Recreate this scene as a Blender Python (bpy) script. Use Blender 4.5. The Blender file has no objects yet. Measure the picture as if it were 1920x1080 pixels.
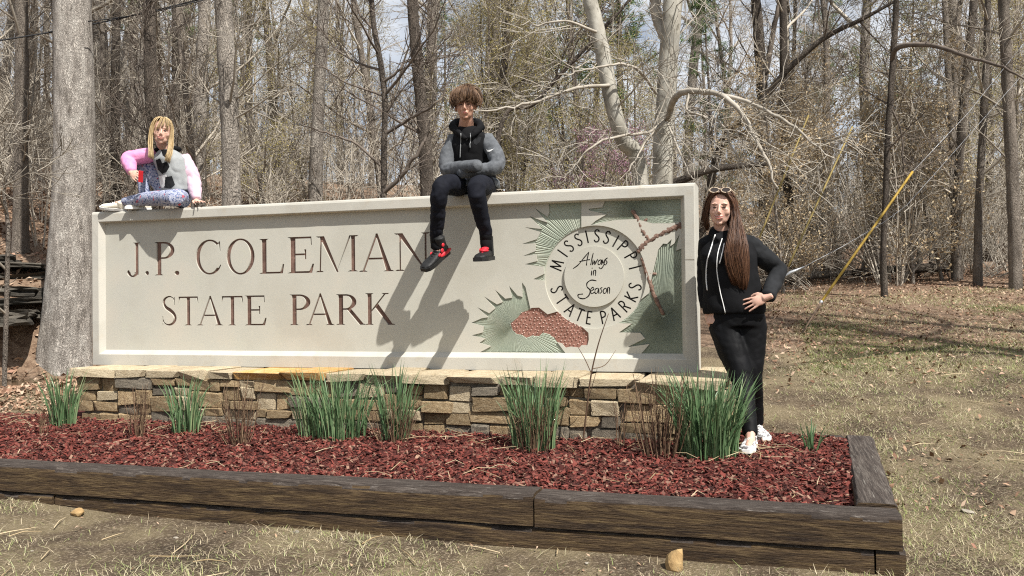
import bpy, bmesh, math, random
import numpy as np
from mathutils import Vector, Matrix, Euler, noise as mnoise, geometry as mgeo

# ------------------------------------------------------------------ camera, sky, sun, exposure
S = 1.07
CAM = np.array([2.7093, -5.3904, 0.4715]) * S
YAW, PIT, ROL, FPX = -0.2901, 0.0125, -0.0116, 1600.0
FW = np.array([math.sin(YAW) * math.cos(PIT), math.cos(YAW) * math.cos(PIT), math.sin(PIT)])
_R = np.array([math.cos(YAW), -math.sin(YAW), 0.0]); _U = np.cross(_R, FW)
RT = math.cos(ROL) * _R + math.sin(ROL) * _U
UP = -math.sin(ROL) * _R + math.cos(ROL) * _U
SCN = bpy.context.scene
COL = SCN.collection
cam_data = bpy.data.cameras.new('camera'); cam = bpy.data.objects.new('camera', cam_data); COL.objects.link(cam)
cam_data.sensor_width = 36.0; cam_data.lens = FPX * 36.0 / 1920.0; cam_data.clip_end = 2000; cam_data.clip_start = 0.05
mw = Matrix.Identity(4)
for i in range(3):
    mw[i][0] = RT[i]; mw[i][1] = UP[i]; mw[i][2] = -FW[i]; mw[i][3] = CAM[i]
cam.matrix_world = mw
SCN.camera = cam

SUN = Vector((1.38, -1.0, 2.15)).normalized()          # direction towards the sun
world = bpy.data.worlds.new('World'); SCN.world = world; world.use_nodes = True
wn = world.node_tree.nodes; wl = world.node_tree.links
bg = wn['Background']
sky = wn.new('ShaderNodeTexSky'); sky.sky_type = 'NISHITA'; sky.sun_disc = False
sky.sun_elevation = math.asin(SUN.z); sky.sun_rotation = math.atan2(SUN.x, SUN.y)
sky.air_density = 1.0; sky.dust_density = 1.2
tcw = wn.new('ShaderNodeTexCoord'); mpw = wn.new('ShaderNodeMapping'); mpw.inputs['Scale'].default_value = (1.2, 1.2, 3.0)
cl = wn.new('ShaderNodeTexNoise'); cl.inputs['Scale'].default_value = 2.2; cl.inputs['Detail'].default_value = 7; cl.inputs['Roughness'].default_value = 0.6
rp = wn.new('ShaderNodeValToRGB'); rp.color_ramp.elements[0].position = 0.30; rp.color_ramp.elements[1].position = 0.58
mxw = wn.new('ShaderNodeMix'); mxw.data_type = 'RGBA'; mxw.inputs['B'].default_value = (8.6, 9.0, 9.6, 1)
wl.new(tcw.outputs['Generated'], mpw.inputs['Vector']); wl.new(mpw.outputs['Vector'], cl.inputs['Vector'])
wl.new(cl.outputs['Fac'], rp.inputs['Fac']); wl.new(rp.outputs['Color'], mxw.inputs['Factor'])
wl.new(sky.outputs['Color'], mxw.inputs['A']); wl.new(mxw.outputs['Result'], bg.inputs['Color'])
bg.inputs['Strength'].default_value = 0.062
sl = bpy.data.lights.new('sun', 'SUN'); sl.energy = 5.0; sl.angle = math.radians(0.53); sl.color = (1.0, 0.965, 0.91)
so = bpy.data.objects.new('sun', sl); COL.objects.link(so)
so.rotation_euler = SUN.to_track_quat('Z', 'Y').to_euler(); so.location = SUN * 40
SCN.view_settings.view_transform = 'Standard'; SCN.view_settings.look = 'None'
SCN.view_settings.exposure = 0.68; SCN.view_settings.gamma = 1.0
SCN.render.engine = 'CYCLES'; SCN.cycles.use_denoising = False; SCN.cycles.pixel_filter_type = 'BLACKMAN_HARRIS'; SCN.cycles.filter_width = 1.15
SCN.cycles.max_bounces = 4; SCN.cycles.diffuse_bounces = 2; SCN.cycles.transparent_max_bounces = 8

# ------------------------------------------------------------------ helpers
def ray(px, py): return FW + RT * ((px - 960) / FPX) - UP * ((py - 540) / FPX)
def at(px, py, Y): d = ray(px, py); return CAM + d * ((Y - CAM[1]) / d[1])
def pd(px, py, dep): return CAM + ray(px, py) * dep
def V(*a): return np.array(a, float)

class Geo:
    def __init__(s): s.v = []; s.f4 = []; s.f3 = []; s.n = 0
    def add(s, v, f):
        v = np.asarray(v, float); f = np.asarray(f, np.int64)
        if len(f):
            (s.f4 if f.shape[1] == 4 else s.f3).append(f + s.n)
        s.v.append(v); s.n += len(v)
    def addm(s, v, f3, f4):
        v = np.asarray(v, float); b = s.n
        if len(f3): s.f3.append(np.asarray(f3, np.int64) + b)
        if len(f4): s.f4.append(np.asarray(f4, np.int64) + b)
        s.v.append(v); s.n += len(v)
    def tube(s, pts, rad, n=6, cap=True, wob=None):
        pts = np.asarray(pts, float); k = len(pts)
        rad = np.broadcast_to(np.asarray(rad, float), (k,))
        t = np.gradient(pts, axis=0); t /= (np.linalg.norm(t, axis=1)[:, None] + 1e-12)
        m = np.abs(t.mean(0)); ref = np.eye(3)[int(np.argmin(m))]
        a = np.cross(t, ref); a /= (np.linalg.norm(a, axis=1)[:, None] + 1e-12); b = np.cross(t, a)
        th = np.arange(n) * (2 * math.pi / n)
        rr = rad[:, None] * (np.ones((k, n)) if wob is None else wob(k, n))
        v = pts[:, None, :] + (a[:, None, :] * np.cos(th)[None, :, None] + b[:, None, :] * np.sin(th)[None, :, None]) * rr[:, :, None]
        v = v.reshape(-1, 3)
        i = np.arange(k - 1)[:, None] * n; j = np.arange(n)[None, :]; j2 = (j + 1) % n
        f = np.stack([i + j, i + n + j, i + n + j2, i + j2], -1).reshape(-1, 4)
        f3 = []
        if cap:
            v = np.concatenate([v, pts[:1] - t[:1] * rad[0] * .5, pts[-1:] + t[-1:] * rad[-1] * .5])
            c0, c1 = k * n, k * n + 1; e = (k - 1) * n
            f3 = [(c0, q, (q + 1) % n) for q in range(n)] + [(c1, e + (q + 1) % n, e + q) for q in range(n)]
        s.addm(v, f3, f)
    def ell(s, c, r, rot=None, nu=16, nv=10):
        th = np.arange(nu) * 2 * math.pi / nu; ph = (np.arange(nv - 1) + 1) * math.pi / nv
        v = np.stack([np.sin(ph)[:, None] * np.cos(th), np.sin(ph)[:, None] * np.sin(th), np.cos(ph)[:, None] * np.ones(nu)], -1).reshape(-1, 3)
        v = np.concatenate([v, [[0, 0, 1], [0, 0, -1]]]) * np.asarray(r, float)
        if rot is not None: v = v @ np.asarray(rot).T
        v = v + np.asarray(c, float)
        i = np.arange(nv - 2)[:, None] * nu; j = np.arange(nu)[None, :]; j2 = (j + 1) % nu
        f = np.stack([i + j, i + nu + j, i + nu + j2, i + j2], -1).reshape(-1, 4)
        T, B = (nv - 1) * nu, (nv - 1) * nu + 1; e = (nv - 2) * nu
        f3 = [(T, q, (q + 1) % nu) for q in range(nu)] + [(B, e + (q + 1) % nu, e + q) for q in range(nu)]
        s.addm(v, f3, f)
    def loft(s, secs, n=24, p=2.0):
        # secs: (centre, u half-axis vector, v half-axis vector); closed at both ends
        th = np.arange(n) * 2 * math.pi / n
        cs = np.sign(np.cos(th)) * np.abs(np.cos(th)) ** (2 / p); sn = np.sign(np.sin(th)) * np.abs(np.sin(th)) ** (2 / p)
        v = np.concatenate([np.asarray(c)[None] + cs[:, None] * np.asarray(u)[None] + sn[:, None] * np.asarray(w)[None] for c, u, w in secs])
        k = len(secs)
        i = np.arange(k - 1)[:, None] * n; j = np.arange(n)[None, :]; j2 = (j + 1) % n
        f = np.stack([i + j, i + n + j, i + n + j2, i + j2], -1).reshape(-1, 4)
        v = np.concatenate([v, [np.asarray(secs[0][0]), np.asarray(secs[-1][0])]]); e = (k - 1) * n
        f3 = [(k * n, q, (q + 1) % n) for q in range(n)] + [(k * n + 1, e + (q + 1) % n, e + q) for q in range(n)]
        s.addm(v, f3, f)
    def box(s, lo, hi):
        x0, y0, z0 = lo; x1, y1, z1 = hi
        v = [(x0, y0, z0), (x1, y0, z0), (x1, y1, z0), (x0, y1, z0), (x0, y0, z1), (x1, y0, z1), (x1, y1, z1), (x0, y1, z1)]
        s.add(v, [(0, 3, 2, 1), (4, 5, 6, 7), (0, 1, 5, 4), (1, 2, 6, 5), (2, 3, 7, 6), (3, 0, 4, 7)])
    def mesh(s, name, mats, smooth=True, matidx=None):
        v = np.concatenate(s.v) if s.v else np.zeros((0, 3))
        f3 = np.concatenate(s.f3) if s.f3 else np.zeros((0, 3), np.int64)
        f4 = np.concatenate(s.f4) if s.f4 else np.zeros((0, 4), np.int64)
        me = bpy.data.meshes.new(name)
        me.vertices.add(len(v)); me.vertices.foreach_set('co', v.astype(np.float32).ravel())
        nl = f3.size + f4.size
        me.loops.add(nl); me.loops.foreach_set('vertex_index', np.concatenate([f3.ravel(), f4.ravel()]).astype(np.int32))
        me.polygons.add(len(f3) + len(f4))
        st = np.concatenate([np.arange(len(f3)) * 3, len(f3) * 3 + np.arange(len(f4)) * 4]).astype(np.int32)
        me.polygons.foreach_set('loop_start', st)
        me.polygons.foreach_set('use_smooth', np.full(len(st), bool(smooth)))
        for m in (mats if isinstance(mats, (list, tuple)) else [mats]): me.materials.append(m)
        me.update(calc_edges=True)
        return me
    def obj(s, name, mats, parent=None, smooth=True, **kw):
        return mkobj(name, s.mesh(name, mats, smooth), parent, **kw)

def mkobj(name, me, parent=None, label=None, cat=None, group=None, kind=None):
    o = bpy.data.objects.new(name, me); COL.objects.link(o)
    if parent is not None:
        o.parent = parent
        if parent.type == 'EMPTY' or any(abs(x) > 1e-9 for x in parent.location) or parent.parent:
            o.matrix_parent_inverse = world_mat(parent).inverted()
    tag(o, label, cat, group, kind); return o
def world_mat(o):
    m = o.matrix_basis.copy()
    return m if o.parent is None else world_mat(o.parent) @ o.matrix_parent_inverse @ m
def tag(o, label=None, cat=None, group=None, kind=None):
    if label: o['label'] = label
    if cat: o['category'] = cat
    if group: o['group'] = group
    if kind: o['kind'] = kind
    return o
def empty(name, loc, label=None, cat=None, group=None):
    o = bpy.data.objects.new(name, None); COL.objects.link(o); o.location = Vector(loc); o.empty_display_size = .05
    return tag(o, label, cat, group)
def smoothstep(a, b, x): t = np.clip((x - a) / (b - a), 0, 1); return t * t * (3 - 2 * t)
def crom(pts, n=6):
    pts = np.asarray(pts, float); P = np.concatenate([2 * pts[:1] - pts[1:2], pts, 2 * pts[-1:] - pts[-2:-1]]); out = []
    for i in range(1, len(P) - 2):
        for t in np.arange(n) / n:
            a, b, c, d = P[i - 1], P[i], P[i + 1], P[i + 2]
            out.append(.5 * (2 * b + (c - a) * t + (2 * a - 5 * b + 4 * c - d) * t * t + (3 * b - a - 3 * c + d) * t ** 3))
    out.append(pts[-1]); return np.array(out)

# ------------------------------------------------------------------ materials
MATS = {}
def mat(name, stops, scale=6.0, rough=.85, bump=.3, bscale=None, stretch=(1, 1, 1), detail=6, island=0.0, rnd=0.0, spec=.25,
        bdist=.02, dist=0.0, mode='noise', speck=None, sss=0.0, sheen=0.0, trans=0.0, metal=0.0, generated=False):
    m = bpy.data.materials.new(name); m.use_nodes = True; nt = m.node_tree; N = nt.nodes; L = nt.links
    b = N['Principled BSDF']; b.inputs['Roughness'].default_value = rough
    b.inputs['Specular IOR Level'].default_value = spec; b.inputs['Metallic'].default_value = metal
    if sss: b.inputs['Subsurface Weight'].default_value = sss; b.inputs['Subsurface Radius'].default_value = (.012, .005, .003); b.inputs['Subsurface Scale'].default_value = .6
    if sheen: b.inputs['Sheen Weight'].default_value = sheen
    tc = N.new('ShaderNodeTexCoord'); mp = N.new('ShaderNodeMapping'); mp.inputs['Scale'].default_value = stretch
    L.new(tc.outputs['Object'], mp.inputs['Vector'])
    nz = N.new('ShaderNodeTexNoise'); nz.inputs['Scale'].default_value = scale; nz.inputs['Detail'].default_value = detail; nz.inputs['Roughness'].default_value = .62; nz.inputs['Distortion'].default_value = dist
    L.new(mp.outputs['Vector'], nz.inputs['Vector'])
    fac = nz.outputs['Fac']
    if island:
        g = N.new('ShaderNodeNewGeometry'); mx = N.new('ShaderNodeMix'); mx.inputs['Factor'].default_value = island
        L.new(fac, mx.inputs['A']); L.new(g.outputs['Random Per Island'], mx.inputs['B']); fac = mx.outputs['Result']
    r = N.new('ShaderNodeValToRGB'); L.new(fac, r.inputs['Fac']); cr = r.color_ramp
    if isinstance(stops[0], (int, float)): stops = [(0.0, stops)]
    while len(cr.elements) > len(stops): cr.elements.remove(cr.elements[-1])
    while len(cr.elements) < len(stops): cr.elements.new(.5)
    for e, (p, c) in zip(cr.elements, stops): e.position = p; e.color = (*c[:3], 1)
    colr = r.outputs['Color']
    if speck:
        sc, lo, hi, c = speck
        n2 = N.new('ShaderNodeTexNoise'); n2.inputs['Scale'].default_value = sc; n2.inputs['Detail'].default_value = 5; n2.inputs['Roughness'].default_value = .7
        L.new(mp.outputs['Vector'], n2.inputs['Vector'])
        r2 = N.new('ShaderNodeValToRGB'); r2.color_ramp.elements[0].position = lo; r2.color_ramp.elements[1].position = hi
        L.new(n2.outputs['Fac'], r2.inputs['Fac'])
        mx = N.new('ShaderNodeMix'); mx.data_type = 'RGBA'; mx.inputs['B'].default_value = (*c, 1)
        L.new(r2.outputs['Color'], mx.inputs['Factor']); L.new(colr, mx.inputs['A']); colr = mx.outputs['Result']
    if rnd:
        oi = N.new('ShaderNodeObjectInfo'); mr = N.new('ShaderNodeMapRange'); mr.inputs['To Min'].default_value = 1 - rnd; mr.inputs['To Max'].default_value = 1 + rnd
        L.new(oi.outputs['Random'], mr.inputs['Value'])
        mx = N.new('ShaderNodeMix'); mx.data_type = 'RGBA'; mx.blend_type = 'MULTIPLY'; mx.inputs['Factor'].default_value = 1
        L.new(colr, mx.inputs['A']); L.new(mr.outputs['Result'], mx.inputs['B']); colr = mx.outputs['Result']
    L.new(colr, b.inputs['Base Color'])
    if bump:
        if mode == 'bark':
            n3 = N.new('ShaderNodeTexVoronoi'); n3.feature = 'DISTANCE_TO_EDGE'; n3.inputs['Scale'].default_value = bscale or scale
            nw = N.new('ShaderNodeTexNoise'); nw.inputs['Scale'].default_value = (bscale or scale) * .6; nw.inputs['Detail'].default_value = 4
            mv = N.new('ShaderNodeMix'); mv.data_type = 'RGBA'; mv.blend_type = 'LINEAR_LIGHT'; mv.inputs['Factor'].default_value = .12
            L.new(mp.outputs['Vector'], nw.inputs['Vector']); L.new(mp.outputs['Vector'], mv.inputs['A']); L.new(nw.outputs['Color'], mv.inputs['B'])
            L.new(mv.outputs['Result'], n3.inputs['Vector'])
            cp = N.new('ShaderNodeMapRange'); cp.inputs['From Max'].default_value = .22; L.new(n3.outputs['Distance'], cp.inputs['Value'])
            h = cp.outputs['Result']
        else:
            n3 = N.new('ShaderNodeTexNoise'); n3.inputs['Scale'].default_value = bscale or scale * 4; n3.inputs['Detail'].default_value = 6; n3.inputs['Roughness'].default_value = .65
            L.new(mp.outputs['Vector'], n3.inputs['Vector']); h = n3.outputs['Fac']
        bp = N.new('ShaderNodeBump'); bp.inputs['Strength'].default_value = bump; bp.inputs['Distance'].default_value = bdist
        L.new(h, bp.inputs['Height']); L.new(bp.outputs['Normal'], b.inputs['Normal'])
    if trans:
        tr = N.new('ShaderNodeBsdfTranslucent'); ms = N.new('ShaderNodeMixShader'); ms.inputs['Fac'].default_value = trans
        L.new(colr, tr.inputs['Color']); out = N['Material Output']
        L.new(b.outputs['BSDF'], ms.inputs[1]); L.new(tr.outputs['BSDF'], ms.inputs[2]); L.new(ms.outputs['Shader'], out.inputs['Surface'])
    MATS[name] = m; return m

M = {}
M['concrete'] = mat('concrete', [(.3, (.365, .345, .30)), (.5, (.43, .415, .365)), (.7, (.46, .435, .38))], 2.2, .9, .25, 90, speck=(7, .56, .75, (.40, .365, .30)), bdist=.004)
M['panel'] = mat('panel_concrete', [(.3, (.39, .372, .315)), (.5, (.435, .422, .365)), (.72, (.475, .44, .37))], 1.6, .9, .15, 60, speck=(3.5, .58, .8, (.44, .43, .355)), bdist=.003)
M['carve'] = mat('carved_brown', [(.35, (.10, .058, .045)), (.65, (.21, .128, .10))], 9, .85, .2, 60)
M['ringcarve'] = mat('carved_dark', (.035, .03, .026), 9, .9, 0)
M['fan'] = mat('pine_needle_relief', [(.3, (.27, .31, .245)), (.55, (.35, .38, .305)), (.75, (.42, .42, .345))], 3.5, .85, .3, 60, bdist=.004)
M['fan_dark'] = mat('pine_needle_relief_dark', [(.3, (.19, .22, .175)), (.7, (.30, .325, .255))], 3.5, .85, .3, 60, bdist=.004)  # darker green used on the right-hand fan alone
M['cone'] = mat('cone_relief', [(.35, (.20, .095, .07)), (.65, (.30, .15, .115))], 14, .85, .4, 60)
M['cone_tip'] = mat('cone_tip', [(.3, (.33, .19, .15)), (.7, (.52, .40, .34))], 30, .9, .3)
M['twig'] = mat('twig_relief', [(.35, (.13, .075, .055)), (.65, (.26, .17, .13))], 22, .85, .8, 50)
M['stone'] = mat('fieldstone', [(.25, (.17, .115, .06)), (.45, (.36, .255, .14)), (.62, (.46, .35, .21)), (.8, (.40, .30, .18))], 5.5, .9, .9, 22, rnd=.28, speck=(9, .58, .72, (.14, .125, .105)), bdist=.03)
M['stone_grey'] = mat('fieldstone_grey', [(.25, (.11, .095, .072)), (.5, (.24, .205, .155)), (.8, (.36, .31, .235))], 5, .9, .9, 22, rnd=.25, speck=(8, .55, .7, (.08, .08, .075)), bdist=.03)
M['stone_orange'] = mat('fieldstone_orange', [(.3, (.45, .22, .06)), (.5, (.56, .33, .12)), (.75, (.55, .43, .27))], 4, .9, .8, 22, rnd=.1, bdist=.02)
M['stone_pale'] = mat('fieldstone_pale', [(.3, (.36, .28, .17)), (.6, (.53, .44, .30)), (.8, (.50, .37, .21))], 4, .9, .8, 20, rnd=.12, speck=(10, .6, .75, (.24, .2, .15)), bdist=.025)
M['mortar'] = mat('mortar', [(.3, (.13, .11, .085)), (.7, (.24, .205, .16))], 18, .95, .6)
M['timber'] = mat('old_timber', [(.3, (.022, .014, .008)), (.47, (.06, .037, .019)), (.62, (.12, .08, .038)), (.8, (.155, .115, .058))], 3.4, .8, 1.0, 14, stretch=(1.1, 11, 13), detail=11, dist=1.4, speck=(1.6, .52, .66, (.022, .013, .008)), bdist=.014)
M['timber_top'] = mat('old_timber_weathered', [(.3, (.022, .016, .013)), (.5, (.058, .045, .037)), (.75, (.15, .125, .105))], 4.4, .9, 1.0, 16, stretch=(1.4, 14, 14), detail=11, dist=1.2, bdist=.014, speck=(6, .60, .70, (.26, .23, .20)))
M['timber_top_side'] = mat('old_timber_weathered_side', [(.3, (.025, .02, .017)), (.5, (.07, .055, .046)), (.75, (.18, .155, .13))], 4.4, .9, 1.0, 16, stretch=(16, .8, 16), detail=9, bdist=.014, speck=(6, .58, .70, (.27, .245, .21)))
M['mulch_base'] = mat('mulch', [(.3, (.035, .012, .009)), (.6, (.11, .028, .022))], 40, .95, 1.0, 90)
M['mulch'] = mat('mulch_chip', [(.12, (.032, .010, .008)), (.4, (.115, .027, .020)), (.62, (.19, .047, .035)), (.82, (.13, .05, .038)), (.97, (.30, .19, .13))], 30, .85, .3, 60, island=.9)
M['straw'] = mat('dry_stalk', [(.2, (.30, .22, .12)), (.8, (.52, .42, .27))], 12, .8, 0, island=.9)
M['ground'] = mat('lawn_soil', [(.34, (.05, .034, .02)), (.46, (.108, .077, .047)), (.56, (.19, .148, .085)), (.75, (.26, .21, .125))], 1.8, .97, 1.0, 70, detail=12, speck=(70, .53, .66, (.38, .305, .21)), bdist=.03)
M['litter_floor'] = mat('forest_floor', [(.3, (.10, .06, .038)), (.5, (.22, .145, .095)), (.75, (.33, .245, .175))], 9, .97, 1.0, 60, detail=10, speck=(40, .5, .66, (.34, .24, .16)), bdist=.04)
M['grass'] = mat('dry_grass', [(.12, (.23, .17, .105)), (.32, (.45, .37, .245)), (.50, (.57, .50, .35)), (.62, (.41, .39, .19)), (.76, (.23, .29, .095)), (.93, (.64, .58, .44))], 1.3, .8, 0, island=.6, trans=.25)
M['green_grass'] = mat('green_grass', [(.1, (.10, .15, .035)), (.4, (.155, .21, .055)), (.7, (.23, .27, .085)), (.9, (.36, .35, .16))], 2, .8, 0, island=.8, trans=.25)
M['leaf'] = mat('fallen_leaf', [(.1, (.13, .07, .042)), (.35, (.25, .15, .095)), (.6, (.35, .23, .15)), (.85, (.45, .33, .235)), (.95, (.20, .08, .05))], 5, .85, 0, island=.9)
M['daff'] = mat('daffodil_leaf', [(.1, (.055, .11, .045)), (.4, (.105, .185, .08)), (.7, (.165, .25, .125)), (.9, (.29, .34, .17)), (.98, (.45, .38, .18))], 6, .42, 0, island=.75, trans=.2, spec=.5)
M['deadstem'] = mat('dead_stem', [(.1, (.045, .025, .016)), (.5, (.12, .07, .042)), (.9, (.24, .165, .10))], 10, .85, 0, island=.85)
M['oak'] = mat('oak_bark', [(.3, (.20, .175, .15)), (.5, (.41, .37, .325)), (.70, (.56, .52, .46))], 11, .95, .8, 34, stretch=(1, 1, .30), mode='bark', bdist=.03, speck=(16, .56, .70, (.13, .11, .09)))
M['bark_pale'] = mat('bark_pale', [(.3, (.17, .145, .12)), (.5, (.30, .265, .225)), (.75, (.41, .375, .325))], 5, .95, .8, 24, stretch=(1, 1, .3), mode='bark', bdist=.03, rnd=.15)
M['bark_dark'] = mat('bark_dark', [(.3, (.05, .04, .032)), (.55, (.11, .09, .072)), (.8, (.21, .175, .14))], 6, .95, .8, 26, stretch=(1, 1, .3), mode='bark', bdist=.03, rnd=.2)
M['bark_mid'] = mat('bark_mid', [(.3, (.10, .083, .066)), (.55, (.20, .17, .14)), (.8, (.31, .27, .225))], 6, .95, .7, 26, stretch=(1, 1, .3), mode='bark', bdist=.03, rnd=.22)
M['beech'] = mat('beech_bark', [(.3, (.19, .175, .145)), (.5, (.34, .32, .27)), (.7, (.45, .43, .375))], 6, .85, .5, 26, stretch=(1, 1, .6), speck=(9, .54, .66, (.15, .135, .105)), bdist=.01)
M['beech_twig'] = mat('beech_twig', [(.3, (.25, .22, .175)), (.7, (.43, .39, .33))], 6, .85, 0)
M['twig_mid'] = mat('twig_mid', [(.2, (.17, .145, .115)), (.5, (.31, .272, .218)), (.8, (.46, .415, .345))], 3, .9, 0, island=.5, rnd=.2)
M['twig_dark'] = mat('twig_dark', [(.3, (.06, .048, .04)), (.8, (.19, .155, .125))], 4, .9, 0, rnd=.2)
M['twig_pale'] = mat('twig_pale', [(.3, (.30, .262, .21)), (.8, (.53, .48, .40))], 4, .9, 0, island=.4, rnd=.2)
M['bud'] = mat('spring_bud', [(.1, (.26, .23, .065)), (.5, (.35, .295, .11)), (.9, (.46, .38, .17))], 3, .8, 0, island=.8, trans=.3)
M['tanleaf'] = mat('retained_tan_leaf', [(.1, (.36, .26, .15)), (.5, (.50, .39, .24)), (.9, (.62, .52, .36))], 3, .8, 0, island=.85, trans=.3)
M['needle'] = mat('pine_needles', [(.1, (.05, .095, .03)), (.5, (.10, .16, .055)), (.9, (.18, .22, .085))], 2, .7, 0, island=.8, trans=.15)
M['pink'] = mat('redbud_blossom', [(.1, (.36, .17, .25)), (.9, (.55, .33, .42))], 3, .8, 0, island=.8, trans=.2)
M['rock_dark'] = mat('ledge_rock', [(.3, (.028, .025, .020)), (.55, (.085, .075, .06)), (.8, (.19, .165, .13))], 3, .9, 1.0, 12, stretch=(1, 1, 4), bdist=.05, rnd=.5)
M['yellow'] = mat('yellow_plastic', [(.3, (.30, .19, .025)), (.7, (.40, .265, .045))], 5, .55, .1, 30, rnd=.12)
M['yellow_dull'] = mat('yellow_plastic_dull', [(.3, (.20, .15, .045)), (.7, (.30, .225, .075))], 5, .6, .1, 30)  # duller, browner yellow for the middle guard and the one by the woman
M['galv'] = mat('galvanised_steel', [(.3, (.33, .34, .35)), (.7, (.55, .56, .57))], 12, .45, .1, metal=.6)
M['rust'] = mat('rusty_steel', [(.3, (.10, .06, .04)), (.7, (.24, .17, .12))], 20, .8, .3)
M['cable'] = mat('black_cable', (.012, .012, .013), 5, .6, 0)
M['white'] = mat('white_paint', [(.3, (.62, .62, .60)), (.7, (.78, .78, .76))], 12, .6, .05)
M['skin'] = mat('skin', [(.3, (.52, .31, .235)), (.7, (.62, .39, .30))], 14, .5, .05, 200, sss=.12, spec=.35)
M['skin_boy'] = mat('skin_tan', [(.3, (.38, .205, .14)), (.7, (.47, .265, .185))], 14, .5, .05, 200, sss=.12, spec=.35)
M['lips'] = mat('lips', (.40, .13, .115), 8, .45, 0)
M['teeth'] = mat('teeth', (.75, .73, .68), 8, .3, 0, spec=.5)
M['eye'] = mat('eye_dark', (.03, .02, .015), 8, .25, 0, spec=.5)
M['sclera'] = mat('eye_white', (.6, .58, .55), 8, .3, 0, spec=.5)
M['brow'] = mat('eyebrow', (.07, .042, .028), 8, .8, 0)
M['brow_fair'] = mat('eyebrow_fair', (.30, .20, .11), 8, .8, 0)
M['hair_brown'] = mat('hair_brown', [(.1, (.035, .015, .008)), (.5, (.09, .040, .020)), (.9, (.18, .085, .040))], 9, .42, 0, island=.45, spec=.5)
M['hair_base'] = mat('hair_base_brown', [(.3, (.022, .011, .007)), (.7, (.05, .025, .014))], 60, .85, .6, 120, stretch=(1, 1, .1), spec=.1)  # hair volume under the woman's strands, darker and rougher than they are
M['hair_base_boy'] = mat('hair_base_light_brown', [(.3, (.05, .028, .016)), (.7, (.10, .058, .033))], 60, .85, .6, 120, spec=.1)
M['hair_base_blonde'] = mat('hair_base_blonde', [(.3, (.20, .13, .06)), (.7, (.36, .25, .12))], 60, .85, .6, 120, stretch=(1, 1, .1), spec=.1)
M['hair_boy'] = mat('hair_light_brown', [(.1, (.055, .028, .015)), (.5, (.13, .072, .04)), (.9, (.25, .15, .085))], 9, .5, 0, island=.75, spec=.4)
M['hair_blonde'] = mat('hair_blonde', [(.1, (.23, .145, .065)), (.5, (.44, .31, .15)), (.9, (.66, .52, .31))], 9, .45, 0, island=.75, spec=.4)
M['black'] = mat('black_cotton', [(.3, (0.0045, 0.0045, 0.005)), (.7, (0.01, 0.01, 0.011))], 8, .85, .35, 160, bdist=.004, spec=.12)
M['black_jeans'] = mat('black_stretch', [(.3, (0.003, 0.003, 0.0034)), (.7, (0.006, 0.006, 0.007))], 8, .62, .25, 120, bdist=.004, spec=.12)
M['charcoal'] = mat('charcoal_fleece', [(.3, (0.013, 0.0135, 0.0145)), (.7, (0.024, 0.025, 0.027))], 9, .9, .4, 120, bdist=.004, spec=.12)
M['navy'] = mat('navy_jogger', [(.3, (0.006, 0.0066, 0.01)), (.7, (0.012, 0.013, 0.019))], 8, .8, .3, 120, bdist=.004, spec=.12)
M['grey_fleece'] = mat('grey_fleece', [(.35, (0.075, 0.08, 0.087)), (.65, (0.12, 0.127, 0.136))], 30, .92, .4, 120, bdist=.004)
M['lightgrey'] = mat('heather_grey', [(.3, (.23, .24, .24)), (.7, (.31, .32, .32))], 25, .92, .4, 120, bdist=.004)
M['pink_sleeve'] = mat('pink_fleece', [(.3, (.60, .22, .40)), (.7, (.68, .30, .48))], 12, .9, .3, 90, bdist=.004)
M['palepink'] = mat('pale_pink_fleece', [(.3, (.52, .36, .43)), (.7, (.60, .44, .50))], 12, .9, .3, 90, bdist=.004)
M['leggings'] = mat('patterned_leggings', [(.36, (.04, .05, .12)), (.44, (.12, .16, .30)), (.50, (.42, .44, .50)), (.56, (.18, .20, .32)), (.64, (.48, .48, .52))], 75, .8, .1, 90, detail=2, speck=(17, .615, .63, (.46, .045, .055)))
M['cream'] = mat('cream_canvas', [(.3, (.56, .51, .41)), (.7, (.68, .63, .53))], 20, .8, .2)
M['shoe_black'] = mat('black_leather', [(.3, (.008, .008, .008)), (.7, (.018, .018, .018))], 20, .55, .2)
M['shoe_red'] = mat('red_leather', [(.3, (.48, .018, .03)), (.7, (.58, .03, .045))], 20, .5, .1)
M['shoe_print'] = mat('grey_white_knit', [(.42, (.13, .12, .125)), (.5, (.62, .61, .60)), (.7, (.74, .73, .72))], 55, .8, .3, detail=2)
M['phone'] = mat('red_phone_case', (.55, .02, .03), 8, .4, 0, spec=.5)
M['cord'] = mat('white_cord', (.72, .72, .70), 8, .7, 0)
M['gold'] = mat('pale_tortoise', (.45, .36, .26), 8, .35, 0, spec=.5)
M['lens'] = mat('dark_lens', (.03, .022, .018), 8, .08, 0, spec=.6)
M['rock_tan'] = mat('tan_rock', [(.3, (.27, .165, .07)), (.55, (.37, .25, .115)), (.8, (.45, .35, .21))], 9, .9, .8, 30, bdist=.01)
M['rock_grey'] = mat('grey_rock', [(.3, (.18, .16, .13)), (.7, (.36, .32, .26))], 14, .9, .8, 30, bdist=.01)
M['water'] = mat('creek_water', [(.3, (.035, .026, .014)), (.7, (.085, .062, .032))], 3, .12, .15, 8, spec=.5)

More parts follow.
